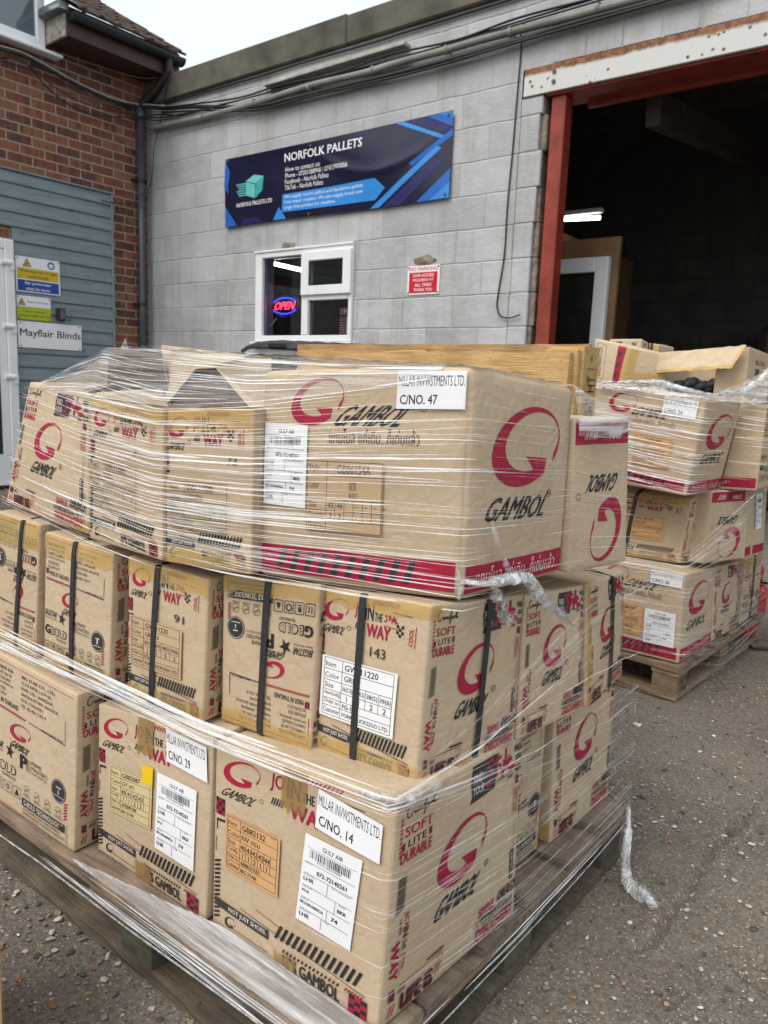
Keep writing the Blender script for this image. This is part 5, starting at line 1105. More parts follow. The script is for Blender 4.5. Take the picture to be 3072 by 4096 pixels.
mb = MB(); mb.grid(lambda u, v_: (lerp(-9, 2.7, u), lerp(YW+.0, 8.6, v_), -.003), 2, 2, FLOORI); mb.build('interior_floor', wk)
for y in (5.55, 6.3, 7.05, 7.8):
    mb = MB(); z = 3.50+.16*3*(y-5)/3.7; mb.box((-8.5, y, z-.21), (2.5, y+.07, z-.025), STEELD, .004); mb.build('purlin', wk)
mb = MB(); mb.obox((-2.05, 5.3, 2.78), V((1, 0, 0)), V((0, .99, .13)), V((0, -.13, .99)), (.10, 3.2, .2), STEELD); mb.build('rafter', wk)
mb = MB(); mb.obox((.4, 5.3, 2.78), V((1, 0, 0)), V((0, .99, .13)), V((0, -.13, .99)), (.10, 3.2, .2), STEELD); mb.build('rafter', wk)
mb = MB(); mb.box((-3.34, 5.02, 0), (-3.275, 8.48, 2.46), PLY, .003); mb.build('partition', wk)
d = thing('interior_door', (-2.7, 5.75, 0), 'white framed glazed door standing open inside the loading doorway', 'door')
mb = MB(); zt, xr, xl = 2.05, -2.40, -3.10
for a, b in (((xl, .02), (xl+.105, zt)), ((xr-.105, .02), (xr, zt)), ((xl+.106, zt-.11), (xr-.106, zt)), ((xl+.106, .02), (xr-.106, .25))): bar(mb, a, b, 5.72, 5.78)
mb.build('frame', d); mb = MB(); mb.poly([(xl+.105, 5.745, .25), (xr-.105, 5.745, .25), (xr-.105, 5.745, zt-.11), (xl+.105, 5.745, zt-.11)], GLASS); mb.build('pane', d)
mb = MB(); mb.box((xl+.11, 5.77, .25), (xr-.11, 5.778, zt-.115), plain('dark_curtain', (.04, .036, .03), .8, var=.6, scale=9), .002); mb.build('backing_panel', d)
mb = MB(); mb.box((-3.27, 5.79, 0), (-2.35, 5.83, 2.2), PLY, .003); mb.build('partition', wk)
TUBE = emit('tube_light', (1, .93, .80), 5)
for x0, z0, x1, z1, y, lb in ((-3.25, 2.55, -2.88, 2.53, 6.6, 'lit tube lamp glowing inside the dark loading doorway'), (-6.0, 2.215, -5.40, 2.085, 5.65, 'lit tube lamp seen through the white window')):
    t = thing('tube_lamp', (x0, y, z0), lb, 'lamp'); mb = MB(); mb.tube([(x0, y, z0), (x1, y, z1)], .019, TUBE, 12); mb.build('tube', t, smooth=True); mb = MB(); mb.box((min(x0, x1)-.02, y-.03, max(z0, z1)+.021), (max(x0, x1)+.02, y+.03, max(z0, z1)+.06), UPVC, .006); mb.build('housing', t)
mb = MB(); mb.box((-1.9, 7.8, 0), (-1.2, 8.3, 1.35), STEELD, .06); mb.box((-1.8, 7.85, 1.35), (-1.4, 8.25, 1.75), STEELD, .09); tag(mb.build('covered_machine', None, (-1.55, 8.05, 0)), 'dark bulky machine against the back wall inside the doorway', 'machine')
# office behind the window
mb = MB(); OFF = plain('office_panel', (.07, .075, .08), .7, var=.3, scale=3); mb.box((-6.6, 6.6, 0), (-3.36, 6.65, 2.6), OFF, 0); mb.box((-6.65, 5.02, 2.6), (-3.36, 6.65, 2.64), OFF, 0)
for k in range(5): mb.box((-6.5, 5.3+k*.25, 2.585), (-3.4, 5.33+k*.25, 2.599), DKG, .001)
mb.build('office_room', wk)
# glowing open sign
t = thing('open_sign', (-5.0, 4.9, 1.68), 'glowing neon sign reading OPEN, red letters between blue arcs, hung inside the window', 'neon sign')
NR, NB = emit('neon_red', (1, .02, .06), 5), emit('neon_blue', (.03, .04, 1), 3.5); cx, cz, y = -4.965, 1.675, 4.885
mb = MB()
for s in (1, -1): mb.tube([(cx+.148*math.cos(a)*1.02, y, cz+s*.068*math.sin(a)) for a in [math.radians(28+124*k/16) for k in range(17)]], .0048, NB, 8)
mb.build('blue_arc', t, smooth=True); c = Cv(.3, .07); c.text('OPEN', 0, 0, 1, 1, NR, shear=.12, bold=.022); mb = MB(); c.lay(mb, lambda u, v_, o: V((cx-.135+.27*u, y-o, cz-.032+.066*v_))); mb.build('lettering', t)
mb = MB(); mb.add if 0 else None; mb.tube([(cx+.165*math.cos(a), y+.012, cz+.09*math.sin(a)) for a in [6.283*k/30 for k in range(31)]], .002, GLASS, 6); mb.tube(spline([(cx-.1, y, cz-.1), (cx-.16, y, cz-.16), (cx-.2, y, cz-.17)], 6), .003, UPVC, 6); mb.build('backing_plate', t, smooth=True)
# price poster
t = thing('poster', (-4.35, 4.95, 1.5), 'pink and white welcome poster with a column of boxes behind the window', 'poster')
PINK = plain('pink_card', (.50, .25, .30), .6, var=.05); c = Cv(.18, .34); c.rect(0, .84, 1, 1, PINK); c.rect(.25, .90, .9, .965, PAPER); c.text('WELCOME', .32, .915, .84, .95, INK_K, bold=.02); c.rect(.42, 0, 1, .81, PAPER)
for k in range(7): c.rect(0, .70-k*.115, .34, .79-k*.115, PINK, 1, 1); c.rect(.04, .735-k*.115, .30, .76-k*.115, INK_K2, 1, 1)
for k in range(7): c.line((.48, .74-k*.11), (.94, .74-k*.11), .006, INK_K2)
mb = MB(); c.lay(mb, lambda u, v_, o: V((-4.36+.175*u, 4.93-o, 1.30+.345*v_))); mb.build('sheet', t)

# ---------------------------------------------------------------- banner and notices on the white wall
NAVY = plain('navy_vinyl', (.010, .011, .038), .24, spec=.5, var=.25, scale=3); SKYB = plain('bright_blue_print', (.035, .25, .68), .32, var=.06); MIDB = plain('royal_blue_print', (.02, .13, .50), .32, var=.06); INDG = plain('indigo_print', (.022, .02, .12), .32, var=.1); AQ = plain('aqua_print', (.14, .52, .50), .35, var=.06); AQD = plain('deep_aqua_print', (.06, .36, .38), .35, var=.06); WPR = plain('white_print', (.78, .79, .82), .4, var=.03)
t = thing('banner', (-4.42, YW-.02, 2.36), 'navy and blue vinyl banner with a cube emblem, pinned high on the white wall', 'banner')
BX0, BX1, BZ0, BZ1 = -5.62, -3.225, 2.362, 2.94
def bpos(u, v_, o=0.):
    w = .010*math.sin(u*9+v_*2.2)*(.3+v_)*(1-abs(2*v_-1)**3)+.012*math.exp(-((u-.62-.25*v_)/.10)**2)*v_*(1-v_)*4
    vc = .88-.42*(1-((u-.72)/.28)**2) if u > .44 else 9
    w += .012*math.exp(-((v_-vc)/.07)**2)*min(1, max(0, (u-.44)*8))*min(1, max(0, (1-u)*8))+.006*math.exp(-((v_-.62+.25*u)/.06)**2)*max(0, 1-u*3)
    dr = -.010*math.sin(math.pi*((u*1) % 1))*(v_)*.6+.006*math.sin(u*math.pi*2)*(1-v_)
    return V((lerp(BX0, BX1, u), YW-.028-w-o, lerp(BZ0, BZ1, v_)+dr))
mb = MB(); mb.grid(lambda u, v_: bpos(u, v_), 130, 44, NAVY); mb.grid(lambda u, v_: bpos(1-u, v_)+V((0, .002, 0)), 80, 20, NAVY)
c = Cv(2.395, .578); c.maxe = .02
P_ = lambda mt, *p: c.poly(p, mt)
P_(MIDB, (0, .98), (.028, .80), (.018, .48), (0, .58)); P_(MIDB, (0, .32), (.025, .20), (.065, .005), (0, .005)); P_(INDG, (.09, .005), (.20, .005), (.17, .09), (.10, .09)); P_(SKYB, (.255, .005), (.32, .005), (.285, .18))
P_(SKYB, (.30, .10), (.72, .10), (.76, .235), (.72, .37), (.30, .35)); P_(SKYB, (.70, .0), (.735, .0), (.965, .60), (.945, .63)); P_(INDG, (.75, .0), (.82, .0), (.97, .42), (.95, .50)); P_(MIDB, (.85, .48), (.86, .44), (1, .72), (1, .80)); P_(MIDB, (.88, .0), (1, .0), (1, .34)); P_(SKYB, (.93, .0), (1, .0), (1, .18))
P_(SKYB, (.79, .995), (.82, .995), (.975, .73), (.96, .71)); P_(INDG, (.83, .995), (.93, .995), (1, .80), (.975, .77)); P_(MIDB, (.91, .995), (1, .995), (1, .82)); P_(SKYB, (.95, .995), (1, .995), (1, .92))
c.text('NORFOLK PALLETS', .305, .80, .66, .915, WPR, bold=.022)
for k, (s_, w) in enumerate((('How to contact us:', .165), ('Phone - 07301588940 / 07453903056', .29), ('Facebook - Norfolk Pallets', .205), ('TikTok - Norfolk Pallets', .18))): c.text(s_, .31, .66-k*.085, .31+w, .725-k*.085, WPR, bold=.004)
for k, (s_, w) in enumerate((('We supply return pallets and liquidation pallets', .36), ('from major retailers. We also supply brand new', .36), ('single lines perfect for resellers.', .24))): c.text(s_, .31, .275-k*.075, .31+w, .335-k*.075, WPR)
P_(AQ, (.115, .62), (.155, .70), (.205, .66), (.165, .57)); P_(AQD, (.165, .565), (.205, .655), (.20, .46), (.165, .36)); P_(AQ, (.115, .61), (.163, .56), (.163, .36), (.115, .42))
for k in range(6): c.rect(.078-.006*(k % 3), .42+k*.032, .113, .437+k*.032, AQ, 1, 1)
c.text('NORFOLK PALLETS LTD', .065, .265, .25, .325, WPR, bold=.02)
c.lay(mb, lambda u, v_, o: bpos(u, v_, o*2)); mb.build('sheet', t, smooth=True)
for u, v_ in ((.012, .97), (.012, .03), (.985, .96), (.985, .04), (.43, .955), (.43, .03)): p = bpos(u, v_); mb = MB(); mb.tube([p+V((0, -.001, 0)), p+V((0, -.006, 0))], .011, CONC, 12); mb.build('eyelet', t)
def signboard(name, label, cat, pos, W, H, draw, board=PAPER, thick=.004, screws=True, nrm=None):
    """pos(u, v, out) gives a world point; a thin rigid board with printed face and fixing screws"""
    o = thing(name, pos(.5, .5, 0), label, cat); mb = MB(); P = lambda a, b, w: pos(a, b, w)
    q = ((0, 0), (1, 0), (1, 1), (0, 1)); mb.poly([P(a, b, thick) for a, b in q], board)
    for i in range(4): a, b = q[i], q[(i+1) % 4]; mb.poly([P(*a, 0), P(*b, 0), P(*b, thick), P(*a, thick)], board)
    c = Cv(W, H); draw(c); c.lay(mb, lambda u, v_, w: P(u, v_, thick+w)); mb.build('board', o)
    if screws:
        for a, b in ((.04, .06), (.96, .06), (.96, .94), (.04, .94)): mb = MB(); mb.tube([P(a, b, thick), P(a, b, thick+.003)], .006, CONC, 10); mb.build('screw', o)
    return o
REDP = plain('sign_red', (.55, .015, .03), .4, var=.06)
def np_(c):
    c.text('NO PARKING', .05, .82, .95, .95, REDP, bold=.012); c.rect(.06, .05, .94, .77, REDP)
    for k, (s_, w) in enumerate((('24HR ACCESS', .66), ('REQUIRED AT', .64), ('ALL TIMES', .52), ('THANK YOU', .58))): c.text(s_, .5-w/2, .61-k*.165, .5+w/2, .715-k*.165, PAPER, bold=.012)
signboard('parking_notice', 'white and red NO PARKING notice on the block wall', 'sign', lambda u, v_, w: V((-3.575+.29*u, YW-.004-w, 1.705+.207*v_)), .29, .207, np_)
# ---------------------------------------------------------------- brick house
m, nt, out = new_mat('red_brickwork'); uv = wall_uv(nt, (1, 2)); v = coords(nt, rnd=False)
wob = nd(nt, 'VectorMath', {0: uv, 1: nd(nt, 'VectorMath', {0: nz(nt, v, 20, 2, .5, 'Color'), 1: (.006, .006, 0)}, operation='MULTIPLY').outputs[0]}, operation='ADD').outputs[0]
wv = nd(nt, 'Mapping', {'Vector': wob, 'Location': (.03, .02, 0)}).outputs[0]
bk = brick(.0065, .15, wv, .225, .08)
rnd = bk.outputs['Color']; n2 = nz(nt, v, 17, 4, .6); n3 = nd(nt, 'TexNoise', {'Vector': nd(nt, 'Mapping', {'Vector': v, 'Scale': (1, 24, 2)}).outputs[0], 'Scale': 1, 'Detail': 2}).outputs['Fac']
f = math_(nt, 'ADD', math_(nt, 'MULTIPLY', rnd, .45), math_(nt, 'ADD', math_(nt, 'MULTIPLY', n2, .30), math_(nt, 'MULTIPLY', n3, .42)))
col = ramp(nt, f, (.33, (.040, .026, .028)), (.47, (.14, .045, .032)), (.58, (.235, .070, .038)), (.70, (.255, .125, .065)), (.80, (.085, .034, .032)))
col = mix(nt, .25, col, ramp(nt, nz(nt, v, 140, 4, .7), (.3, (.03, .015, .01)), (.7, (.34, .18, .12))))
eff = ramp(nt, nz(nt, v, 30, 5, .7), (.66, (0, 0, 0)), (.76, (1, 1, 1))); col = mix(nt, math_(nt, 'MULTIPLY', eff, .35), col, (.42, .36, .29))
mo = ramp(nt, nz(nt, v, 60, 4), (.3, (.24, .20, .155)), (.7, (.40, .34, .27)))
col = mix(nt, bk.outputs['Fac'], col, mo)
pbr(nt, out, col, .85, 0, .25, bump(nt, math_(nt, 'ADD', math_(nt, 'SUBTRACT', 1, bk.outputs['Fac']), math_(nt, 'MULTIPLY', nz(nt, v, 110, 4, .7), .5)), .7, .006)); BRICK = m
m, nt, out = new_mat('blue_grey_boards'); v = coords(nt, rnd=False)
g = nz(nt, nd(nt, 'Mapping', {'Vector': v, 'Scale': (30, 3, 34)}).outputs[0], 1, 5, .65)
col = ramp(nt, g, (.3, (.155, .20, .22)), (.7, (.24, .295, .32))); wr = ramp(nt, nz(nt, nd(nt, 'Mapping', {'Vector': v, 'Scale': (9, 1.4, 22)}).outputs[0], 1, 5, .7), (.60, (0, 0, 0)), (.75, (1, 1, 1)))
col = mix(nt, math_(nt, 'MULTIPLY', wr, .6), col, (.085, .095, .095)); kn = ramp(nt, nd(nt, 'TexVoronoi', {'Vector': nd(nt, 'Mapping', {'Vector': v, 'Scale': (1, 2.3, 4.2)}).outputs[0], 'Scale': 1.0}, feature='F1').outputs['Distance'], (.03, (1, 1, 1)), (.09, (0, 0, 0))); col = mix(nt, math_(nt, 'MULTIPLY', kn, .6), col, (.07, .085, .09)); dt = ramp(nt, nz(nt, v, 4, 6, .7), (.5, (0, 0, 0)), (.75, (1, 1, 1))); col = mix(nt, math_(nt, 'MULTIPLY', dt, .3), col, (.10, .115, .115)); pbr(nt, out, col, .6, 0, .3, bump(nt, g, .25, .004)); BOARD = m
BROWN = plain('brown_fascia_paint', (.060, .026, .020), .5, var=.3, scale=6); GUT = plain('black_gutter_plastic', (.018, .019, .022), .45, spec=.4, var=.35, scale=5); PIPE = plain('slate_grey_pipe', (.060, .068, .082), .35, spec=.5, var=.2, scale=4)
m, nt, out = new_mat('mossy_roof_tile'); v = coords(nt, rnd=False)
col = ramp(nt, nz(nt, v, 8, 6, .7), (.3, (.035, .026, .022)), (.55, (.085, .060, .050)), (.75, (.16, .135, .11)))
lich = ramp(nt, nz(nt, v, 33, 5, .7), (.6, (0, 0, 0)), (.70, (1, 1, 1))); col = mix(nt, math_(nt, 'MULTIPLY', lich, .55), col, (.25, .24, .20))
pbr(nt, out, col, .95, 0, .15, bump(nt, nz(nt, v, 40, 5, .75), 1, .012)); TILE = m
LEAD = plain('lead_flashing', (.11, .12, .13), .4, metal=.3, var=.4, scale=14, bmp=.6, bscale=18); GREYW = plain('peeling_grey_timber', (.34, .31, .27), .8, var=.5, scale=22, bmp=.5)
hs = thing('brick_house', (XB-1, 3.0, 0), 'red brick house with blue grey cladding and a tiled roof at the left', 'house')
mb = MB(); mb.box((XB-.22, -1.5, 0), (XB, 4.799, 3.83), BRICK, 0); mb.box((XB-.2, 4.5, 3.831), (-6.9, 4.93, 4.2), BRICK, 0); mb.build('brick_wall', hs)
mb = MB(); z = 0.0; r = random.Random(2)                         # lapped boards
while z < 2.69:
    hgt = .118
    for (ya, yb) in (((-1.4, 4.375),) if z > 2.13 else ((3.425, 4.375),)):
        z1 = min(z+hgt, 2.695)
        vs = [(XB+.001, ya, z), (XB+.030, ya, z), (XB+.032, ya, z+.012), (XB+.018, ya, z1-.004), (XB+.001, ya, z1-.002)]
        vs += [(x, yb, q) for x, _, q in vs]; mb.mesh(vs, [(0, 1, 2, 3, 4), (9, 8, 7, 6, 5), (0, 5, 6, 1), (1, 6, 7, 2), (2, 7, 8, 3), (3, 8, 9, 4), (4, 9, 5, 0)], BOARD)
    z += hgt
mb.box((XB+.001, 4.376, 0), (XB+.036, 4.40, 2.70), BOARD, .003); mb.box((XB+.001, -1.4, 2.697), (XB+.040, 4.405, 2.712), BOARD, .002)
mb.build('cladding', hs)
d = thing('door', (XB+.03, 3.0, 0), 'white panelled door with three hinges at the left edge of the blue cladding', 'door')
mb = MB(); mb.box((XB+.001, 3.335, .02), (XB+.06, 3.42, 2.125), UPVC, .008); mb.box((XB+.001, 2.40, 2.04), (XB+.06, 3.334, 2.125), UPVC, .008); mb.build('frame', d)
mb = MB(); mb.box((XB+.012, 2.45, .02), (XB+.05, 3.333, 2.038), UPVC, .004); mb.build('leaf', d)
mb = MB(); mb.poly([(XB+.052, 2.6, .3), (XB+.052, 3.26, .3), (XB+.052, 3.26, 1.9), (XB+.052, 2.6, 1.9)], plain('dark_door_glass', (.03, .045, .055), .08)); mb.build('pane', d)
for z in (1.93, 1.40, .97): 
    mb = MB(); mb.tube([(XB+.066, 3.30, z), (XB+.066, 3.385, z)], .022, UPVC, 14); mb.box((XB+.061, 3.375, z-.06), (XB+.075, 3.415, z+.02), UPVC, .005); mb.build('hinge', d)
# upper window
mb = MB(); y0, y1, z0 = 2.3, 3.76, 3.735
mb.box((XB+.001, y1-.075, z0), (XB+.06, y1, 4.9), UPVC, .006); mb.box((XB+.001, y0, z0), (XB+.06, y1-.076, z0+.075), UPVC, .006); mb.box((XB-.02, y0, 4.82), (XB+.0, y1-.076, 4.9), UPVC, .006)
wf = mb.build('window_frame', hs); mb = MB(); mb.box((XB-.02, y0, z0-.04), (XB+.12, 3.885, z0-.012), UPVC, .006); mb.build('sill', wf)
m, nt, out = new_mat('sky_reflecting_glass'); pbr(nt, out, (.10, .14, .16), .03, 0, 1.0); mb = MB(); mb.poly([(XB+.03, y0, z0+.075), (XB+.03, y1-.075, z0+.075), (XB+.03, y1-.075, 4.82), (XB+.03, y0, 4.82)], m); mb.build('pane', wf)
mb = MB(); mb.box((XB-.9, y0-.2, 3.812), (XB-.01, y1+.02, 4.95), GREYW, 0); mb.build('dormer', hs)
# eaves
mb = MB(); mb.box((XB-.0, 3.79, 3.802), (-6.50, 4.93, 3.829), BROWN, .002); mb.box((XB-.05, 4.90, 3.80), (-6.48, 4.935, 4.0), BROWN, .002); mb.build('soffit', hs)
mb = MB(); mb.box((-6.499, 3.79, 3.80), (-6.475, 4.93, 4.031), BROWN, .003); mb.build('fascia', hs)
mb = MB(); mb.box((XB+.001, 3.765, 3.785), (-6.475, 3.788, 3.965), GREYW, .004); mb.build('box_end', hs)
mb = MB()                                                        # half round gutter with brackets
def gut(u, v_): a = math.pi*v_; return (-6.425-.052*math.cos(a), lerp(3.80, 4.93, u), 3.965-.055*math.sin(a))
mb.grid(gut, 20, 12, GUT); mb.grid(lambda u, v_: V(gut(1-u, v_))+V((0, 0, .004)), 20, 12, GUT)
for y in (3.80, 4.93): mb.mesh([gut(0 if y < 4 else 1, k/12) for k in range(13)], [tuple(range(13))], GUT)
for y in (4.12, 4.50, 4.915): mb.tube([V(gut((y-3.8)/1.13, k/12))+V((0, 0, -.003)) for k in range(13)], .008, GUT, 6)
g_ = mb.build('gutter', hs, smooth=True)
mb = MB(); mb.tube(spline([(-6.43, 4.775, 3.93), (-6.43, 4.775, 3.85), (-6.44, 4.77, 3.80), (-6.60, 4.73, 3.66), (-6.735, 4.69, 3.57), (-6.75, 4.685, 3.50), (-6.75, 4.685, 3.40)], 5), .036, GUT, 14); mb.build('swan_neck', hs, smooth=True)
mb = MB(); mb.tube([(-6.75, 4.685, 3.45), (-6.75, 4.685, 0.05)], .036, PIPE, 18); mb.tube([(-6.75, 4.685, 3.52), (-6.75, 4.685, 3.42)], .041, PIPE, 18)
dp = mb.build('drainpipe', hs, smooth=True)
for z in (2.88, 1.72): mb = MB(); mb.tube([(-6.75, 4.685, z-.015), (-6.75, 4.685, z+.015)], .043, GUT, 16); mb.box((XB+.001, 4.62, z-.012), (-6.76, 4.66, z+.012), GUT, .003); mb.build('bracket', dp)
# roof: courses of interlocking tiles
mb = MB(); sl = math.tan(math.radians(29.6)); r = random.Random(5); stp = .262
for k in range(-0, 12):
    x0 = -6.40-k*stp; z0 = 3.985+k*stp*sl
    ys = 3.85; j = 0
    while ys < 4.93:
        w = .165; ye = min(ys+w, 4.94+r.uniform(-.004, .008)); up = r.uniform(0, .012); tl = r.uniform(-.006, .006); th = .020
        a = V((x0+.01, ys+.002, z0+up)); b = V((x0+.01, ye-.002, z0+up+tl)); cc = V((x0-stp-.05, ye-.002, z0+(stp+.05)*sl+up*.3)); dd = V((x0-stp-.05, ys+.002, z0+(stp+.05)*sl+up*.3))
        n_ = V((sl, 0, 1)).normalized()*th; ridge = n_*.9; m0 = lerp(a, b, .28); m1 = lerp(dd, cc, .28)
        T_ = [a+n_, m0+n_+ridge, lerp(a, b, .5)+n_, b+n_, cc+n_, lerp(dd, cc, .5)+n_, m1+n_+ridge, dd+n_]; B_ = [a, b, cc, dd]
        mb.mesh(T_+B_, [(0, 1, 6, 7), (1, 2, 5, 6), (2, 3, 4, 5), (8, 9, 3, 2, 1, 0), (9, 10, 4, 3), (10, 11, 7, 6, 5, 4), (11, 8, 0, 7), (8, 11, 10, 9)], TILE)
        ys += w
for k in range(160):                                             # moss cushions
    q = r.random()*12; y = r.uniform(3.86, 4.93); x = -6.40-q*stp; z = 3.985+q*stp*sl+.03; s = r.uniform(.01, .028)
    vs = [(x+s*math.cos(a), y+s*1.3*math.sin(a), z-.012) for a in [6.283*i/7 for i in range(7)]]+[(x+s*.5*math.cos(a)-.003, y+s*.6*math.sin(a), z+s*.6) for a in [6.283*i/7 for i in range(7)]]
    mb.mesh(vs, [(i, (i+1) % 7, 7+(i+1) % 7, 7+i) for i in range(7)]+[tuple(range(7, 14))], TILE)
mb.build('roof', hs)
mb = MB(); mb.box((XB-.02, 3.70, 3.965), (-6.44, 3.80, 4.04), LEAD, .01)
def fl2(u, v_): x = lerp(-6.40, -7.5, v_); return (x, lerp(3.74, 3.93, u), 4.028+(-6.40-x)*sl+.012*noise.noise(V((u*4, v_*9, 2)))+.02*(1-u))
mb.grid(fl2, 10, 18, LEAD); mb.build('flashing', hs, smooth=True)
# signs on the cladding
bp = lambda y0, y1, z0, z1: (lambda u, v_, w: V((XB+.034+w, lerp(y0, y1, u), lerp(z0, z1, v_))))
SY, SB, SG = plain('sign_yellow', (.60, .42, .02), .4, var=.08), plain('sign_blue', (.008, .075, .30), .4, var=.1), plain('sign_lime', (.42, .46, .02), .4, var=.06)
def tri(c, u, v_, s): 
    k = c.H/c.W; c.poly([(u-s*1.1*k, v_-s), (u+s*1.1*k, v_-s), (u, v_+s)], INK_K); c.poly([(u-s*.85*k, v_-s*.84), (u+s*.85*k, v_-s*.84), (u, v_+s*.68)], SY)
def s1(c):
    tri(c, .25, .845, .125); c.disc(.235, .80, .008, INK_K); c.line((.22, .77), (.28, .82), .006, INK_K); c.disc(.80, .84, .034, SB); c.ring(.80, .835, .022, .005, PAPER); c.disc(.80, .835, .014, PAPER)
    c.rect(.03, .375, .97, .68, SY); c.text('Warning risk of high', .08, .545, .92, .64, INK_K, bold=.012); c.text('noise levels', .27, .41, .73, .50, INK_K, bold=.012)
    c.rect(.03, .03, .97, .345, SB); c.text('Ear protection', .2, .20, .78, .31, PAPER, bold=.012); c.text('must be worn', .22, .065, .76, .16, PAPER, bold=.012)
signboard('warning_sign', 'yellow, white and blue ear protection warning sign on the cladding', 'sign', bp(3.438, 3.84, 1.708, 2.006), .40, .298, s1)
def s2(c):
    c.rect(0, 0, 1, .55, SG); tri(c, .14, .76, .16); c.disc(.14, .70, .009, INK_K); c.text('Highly Flammable', .30, .70, .95, .80, INK_K); c.text('Propane Cylinders', .18, .30, .82, .40, INK_K, bold=.008); c.text('Located outside rear wall', .05, .13, .97, .23, INK_K, bold=.008)
signboard('flammable_sign', 'small white and lime flammable gas sign below the warning sign', 'sign', bp(3.437, 3.745, 1.472, 1.675), .31, .203, s2)
signboard('name_sign', 'wide white name board with plain black lettering on the cladding', 'sign', bp(3.437, 4.039, 1.230, 1.458), .60, .228, lambda c: c.text('Mayflair Blinds', .03, .36, .985, .72, INK_K, bold=.012))
t = thing('key_safe', (XB+.06, 3.83, 1.55), 'small black lock box fixed to the cladding beside the flammable sign', 'lock box')
mb = MB(); mb.box((XB+.033, 3.79, 1.49), (XB+.075, 3.87, 1.60), BLK, .008); mb.build('case', t); mb = MB(); mb.box((XB+.076, 3.812, 1.50), (XB+.085, 3.862, 1.59), LEAD, .004); mb.build('cover', t); mb = MB(); mb.tube([(XB+.086, 3.87, 1.505), (XB+.11, 3.885, 1.50)], .010, LEAD, 10); mb.build('catch', t)
# ---------------------------------------------------------------- cables and conduit
CBL, CBG, CBW = plain('black_cable', (.020, .021, .022), .5, var=.4, scale=3), plain('grey_conduit', (.24, .245, .22), .45, var=.4, scale=3), plain('pale_cable', (.42, .42, .39), .5, var=.3)
def cable(name, label, pts, rad, mt, cat='cable', group='cables slung along the walls', off=0.):
    mb = MB(); P = [V(p) for p in pts]; P = [V((p.x+(off if p.y < 4.74 else 0), p.y-(off if p.y > 4.74 else 0), p.z)) for p in P]
    mb.tube(spline(P, 8), rad, mt, 8); return tag(mb.build(name, None, P[0], smooth=True), label, cat, group)
c1=[(-6.76,3.12,3.582),(-6.76,3.365,3.614),(-6.76,3.558,3.625),(-6.76,3.758,3.594),(-6.76,4.042,3.545),(-6.76,4.379,3.516),(-6.76,4.63,3.54),(-6.66,4.70,3.535),(-6.45,4.75,3.50),(-5.939,4.75,3.424),(-5.213,4.75,3.30),(-4.673,4.75,3.285),(-4.123,4.75,3.275),(-3.603,4.75,3.265),(-2.783,4.75,3.27),(-2.352,4.75,3.285),(-1.4,4.75,3.28)]
cable('power_cable', 'thick black cable sagging from the brick wall across the corner and under the grey conduit', c1, .017, CBL)
cable('phone_cable', 'thin black cable drooping lowest across the bricks', [(-6.76,3.115,3.467),(-6.76,3.362,3.543),(-6.76,3.569,3.575),(-6.76,3.753,3.445),(-6.76,3.964,3.357),(-6.76,4.187,3.343),(-6.76,4.506,3.405),(-6.70,4.66,3.44),(-6.5,4.75,3.455),(-6.159,4.75,3.399),(-5.214,4.75,3.386),(-4.848,4.75,3.39),(-3.885,4.75,3.36),(-3.089,4.75,3.375),(-2.673,4.75,3.385),(-1.5,4.75,3.40)], .006, CBL)
cable('phone_cable', 'thin black cable running just below the pale cable on the bricks', [(-6.76,3.114,3.45),(-6.76,3.361,3.513),(-6.76,3.62,3.526),(-6.76,3.896,3.507),(-6.76,4.347,3.52),(-6.76,4.623,3.457),(-6.6,4.75,3.437),(-6.318,4.75,3.41),(-5.939,4.75,3.395),(-5.0,4.75,3.375),(-4.3,4.75,3.37),(-3.2,4.75,3.36),(-2.0,4.75,3.37)], .006, CBL, off=.012)
cable('phone_cable', 'thin black cable looping loosely above the grey conduit', [(-6.6,4.74,3.52),(-6.0,4.735,3.455),(-5.4,4.735,3.40),(-4.9,4.735,3.405),(-4.3,4.735,3.375),(-3.8,4.735,3.40),(-3.2,4.735,3.372),(-2.7,4.735,3.40),(-2.0,4.735,3.38)], .008, CBL)
cable('phone_cable', 'thin black cable hanging in slack loops under the thick black one', [(-6.5,4.745,3.47),(-5.9,4.74,3.385),(-5.2,4.74,3.268),(-4.6,4.74,3.262),(-4.1,4.74,3.25),(-3.5,4.74,3.238),(-2.95,4.74,3.25),(-2.4,4.74,3.262),(-1.6,4.74,3.27)], .009, CBL)
cable('pale_cable', 'pale grey cable lying on top of the thick black cable', [(x, y, z+.017) for x, y, z in c1[:9]], .006, CBW, off=.012)
cable('phone_cable', 'thin black cable curling from the bricks to the drainpipe', [(-6.76,3.362,3.549),(-6.76,3.582,3.561),(-6.76,3.823,3.454),(-6.76,4.128,3.404),(-6.76,4.539,3.441),(-6.66,4.73,3.42),(-6.27,4.75,3.385),(-5.727,4.75,3.377)], .005, CBL, off=.02)
cable('eaves_cable', 'thin grey wire strung along below the eaves', [(-6.76,3.819,3.748),(-6.74,4.198,3.76),(-6.70,4.62,3.775),(-6.55,4.74,3.78)], .004, CBG)
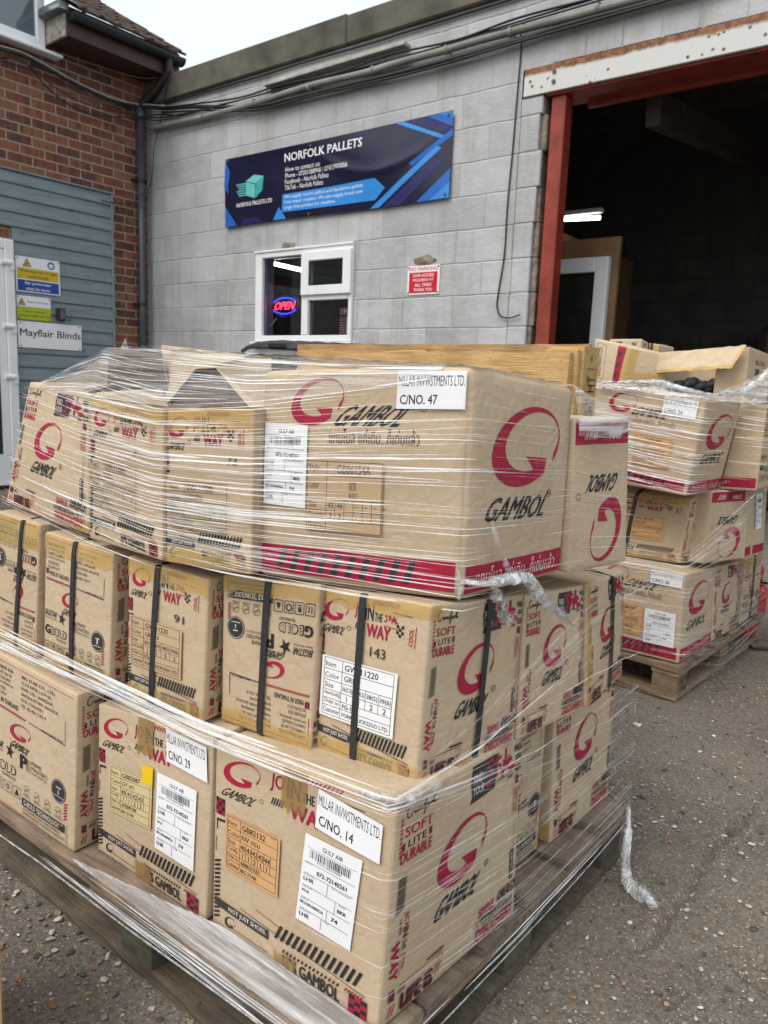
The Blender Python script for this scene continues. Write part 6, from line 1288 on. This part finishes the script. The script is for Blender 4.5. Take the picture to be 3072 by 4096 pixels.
cable('drop_cable', 'thin black wire hanging down beside the drainpipe to the cladding', [(-6.373,4.75,3.768),(-6.431,4.75,3.686),(-6.529,4.75,3.393),(-6.628,4.75,3.174),(-6.656,4.75,2.983),(-6.671,4.72,2.815),(-6.70,4.63,2.72),(-6.74,4.577,2.655),(-6.76,4.426,2.619),(-6.76,4.264,2.618)], .0045, CBL)
cable('fascia_cable', 'black cable clipped along the underside of the concrete fascia', [(-6.5,4.78,3.563),(-6.158,4.78,3.556),(-5.217,4.78,3.545),(-4.68,4.78,3.548),(-4.012,4.78,3.54),(-3.479,4.78,3.545),(-2.0,4.78,3.55)], .010, CBL)
cable('down_cable', 'thin black cable dropping beside the doorway and hooking up at the jamb', [(-2.69,4.75,3.373),(-2.731,4.78,3.337),(-2.729,4.79,3.235),(-2.736,4.79,2.957),(-2.745,4.79,2.6),(-2.757,4.79,2.286),(-2.758,4.79,1.947),(-2.785,4.79,1.70),(-2.79,4.79,1.60),(-2.75,4.78,1.535),(-2.68,4.78,1.52),(-2.60,4.78,1.54)], .005, CBL)
cond = cable('conduit', 'fat grey conduit pipe running along the top of the white wall', [(-6.687,4.75,3.36),(-6.159,4.75,3.339),(-5.727,4.75,3.329),(-5.213,4.75,3.325),(-4.847,4.75,3.34),(-4.506,4.75,3.345),(-4.032,4.75,3.33),(-3.742,4.75,3.336),(-3.337,4.75,3.333),(-2.966,4.75,3.336),(-2.455,4.75,3.328),(-1.3,4.75,3.32)], .026, CBG, 'conduit', 'cables slung along the walls')
t = thing('batten', (-4.4, 4.77, 3.43), 'long white timber batten on the wall above the conduit', 'batten'); mb = MB(); mb.obox((-5.09, 4.715, 3.425), V((1, 0, .005)).normalized(), V((0, 1, 0)), V((-.005, 0, 1)).normalized(), (1.45, .08, .028), plain('painted_batten', (.42, .41, .37), .7, var=.35, scale=8), .004); mb.build('board', t)
for x in (-5.9, -5.25, -4.6, -3.95, -3.3, -2.8, -2.2):
    mb = MB(); mb.tube([(x, 4.75, 3.333), (x+.02, 4.75, 3.333)], .031, CBG, 14); mb.box((x+.003, 4.77, 3.325), (x+.017, 4.799, 3.345), CBG, .002); mb.build('clip', cond)
# tidy the helper property
for o in bpy.data.objects:
    if '_o' in o: del o['_o']
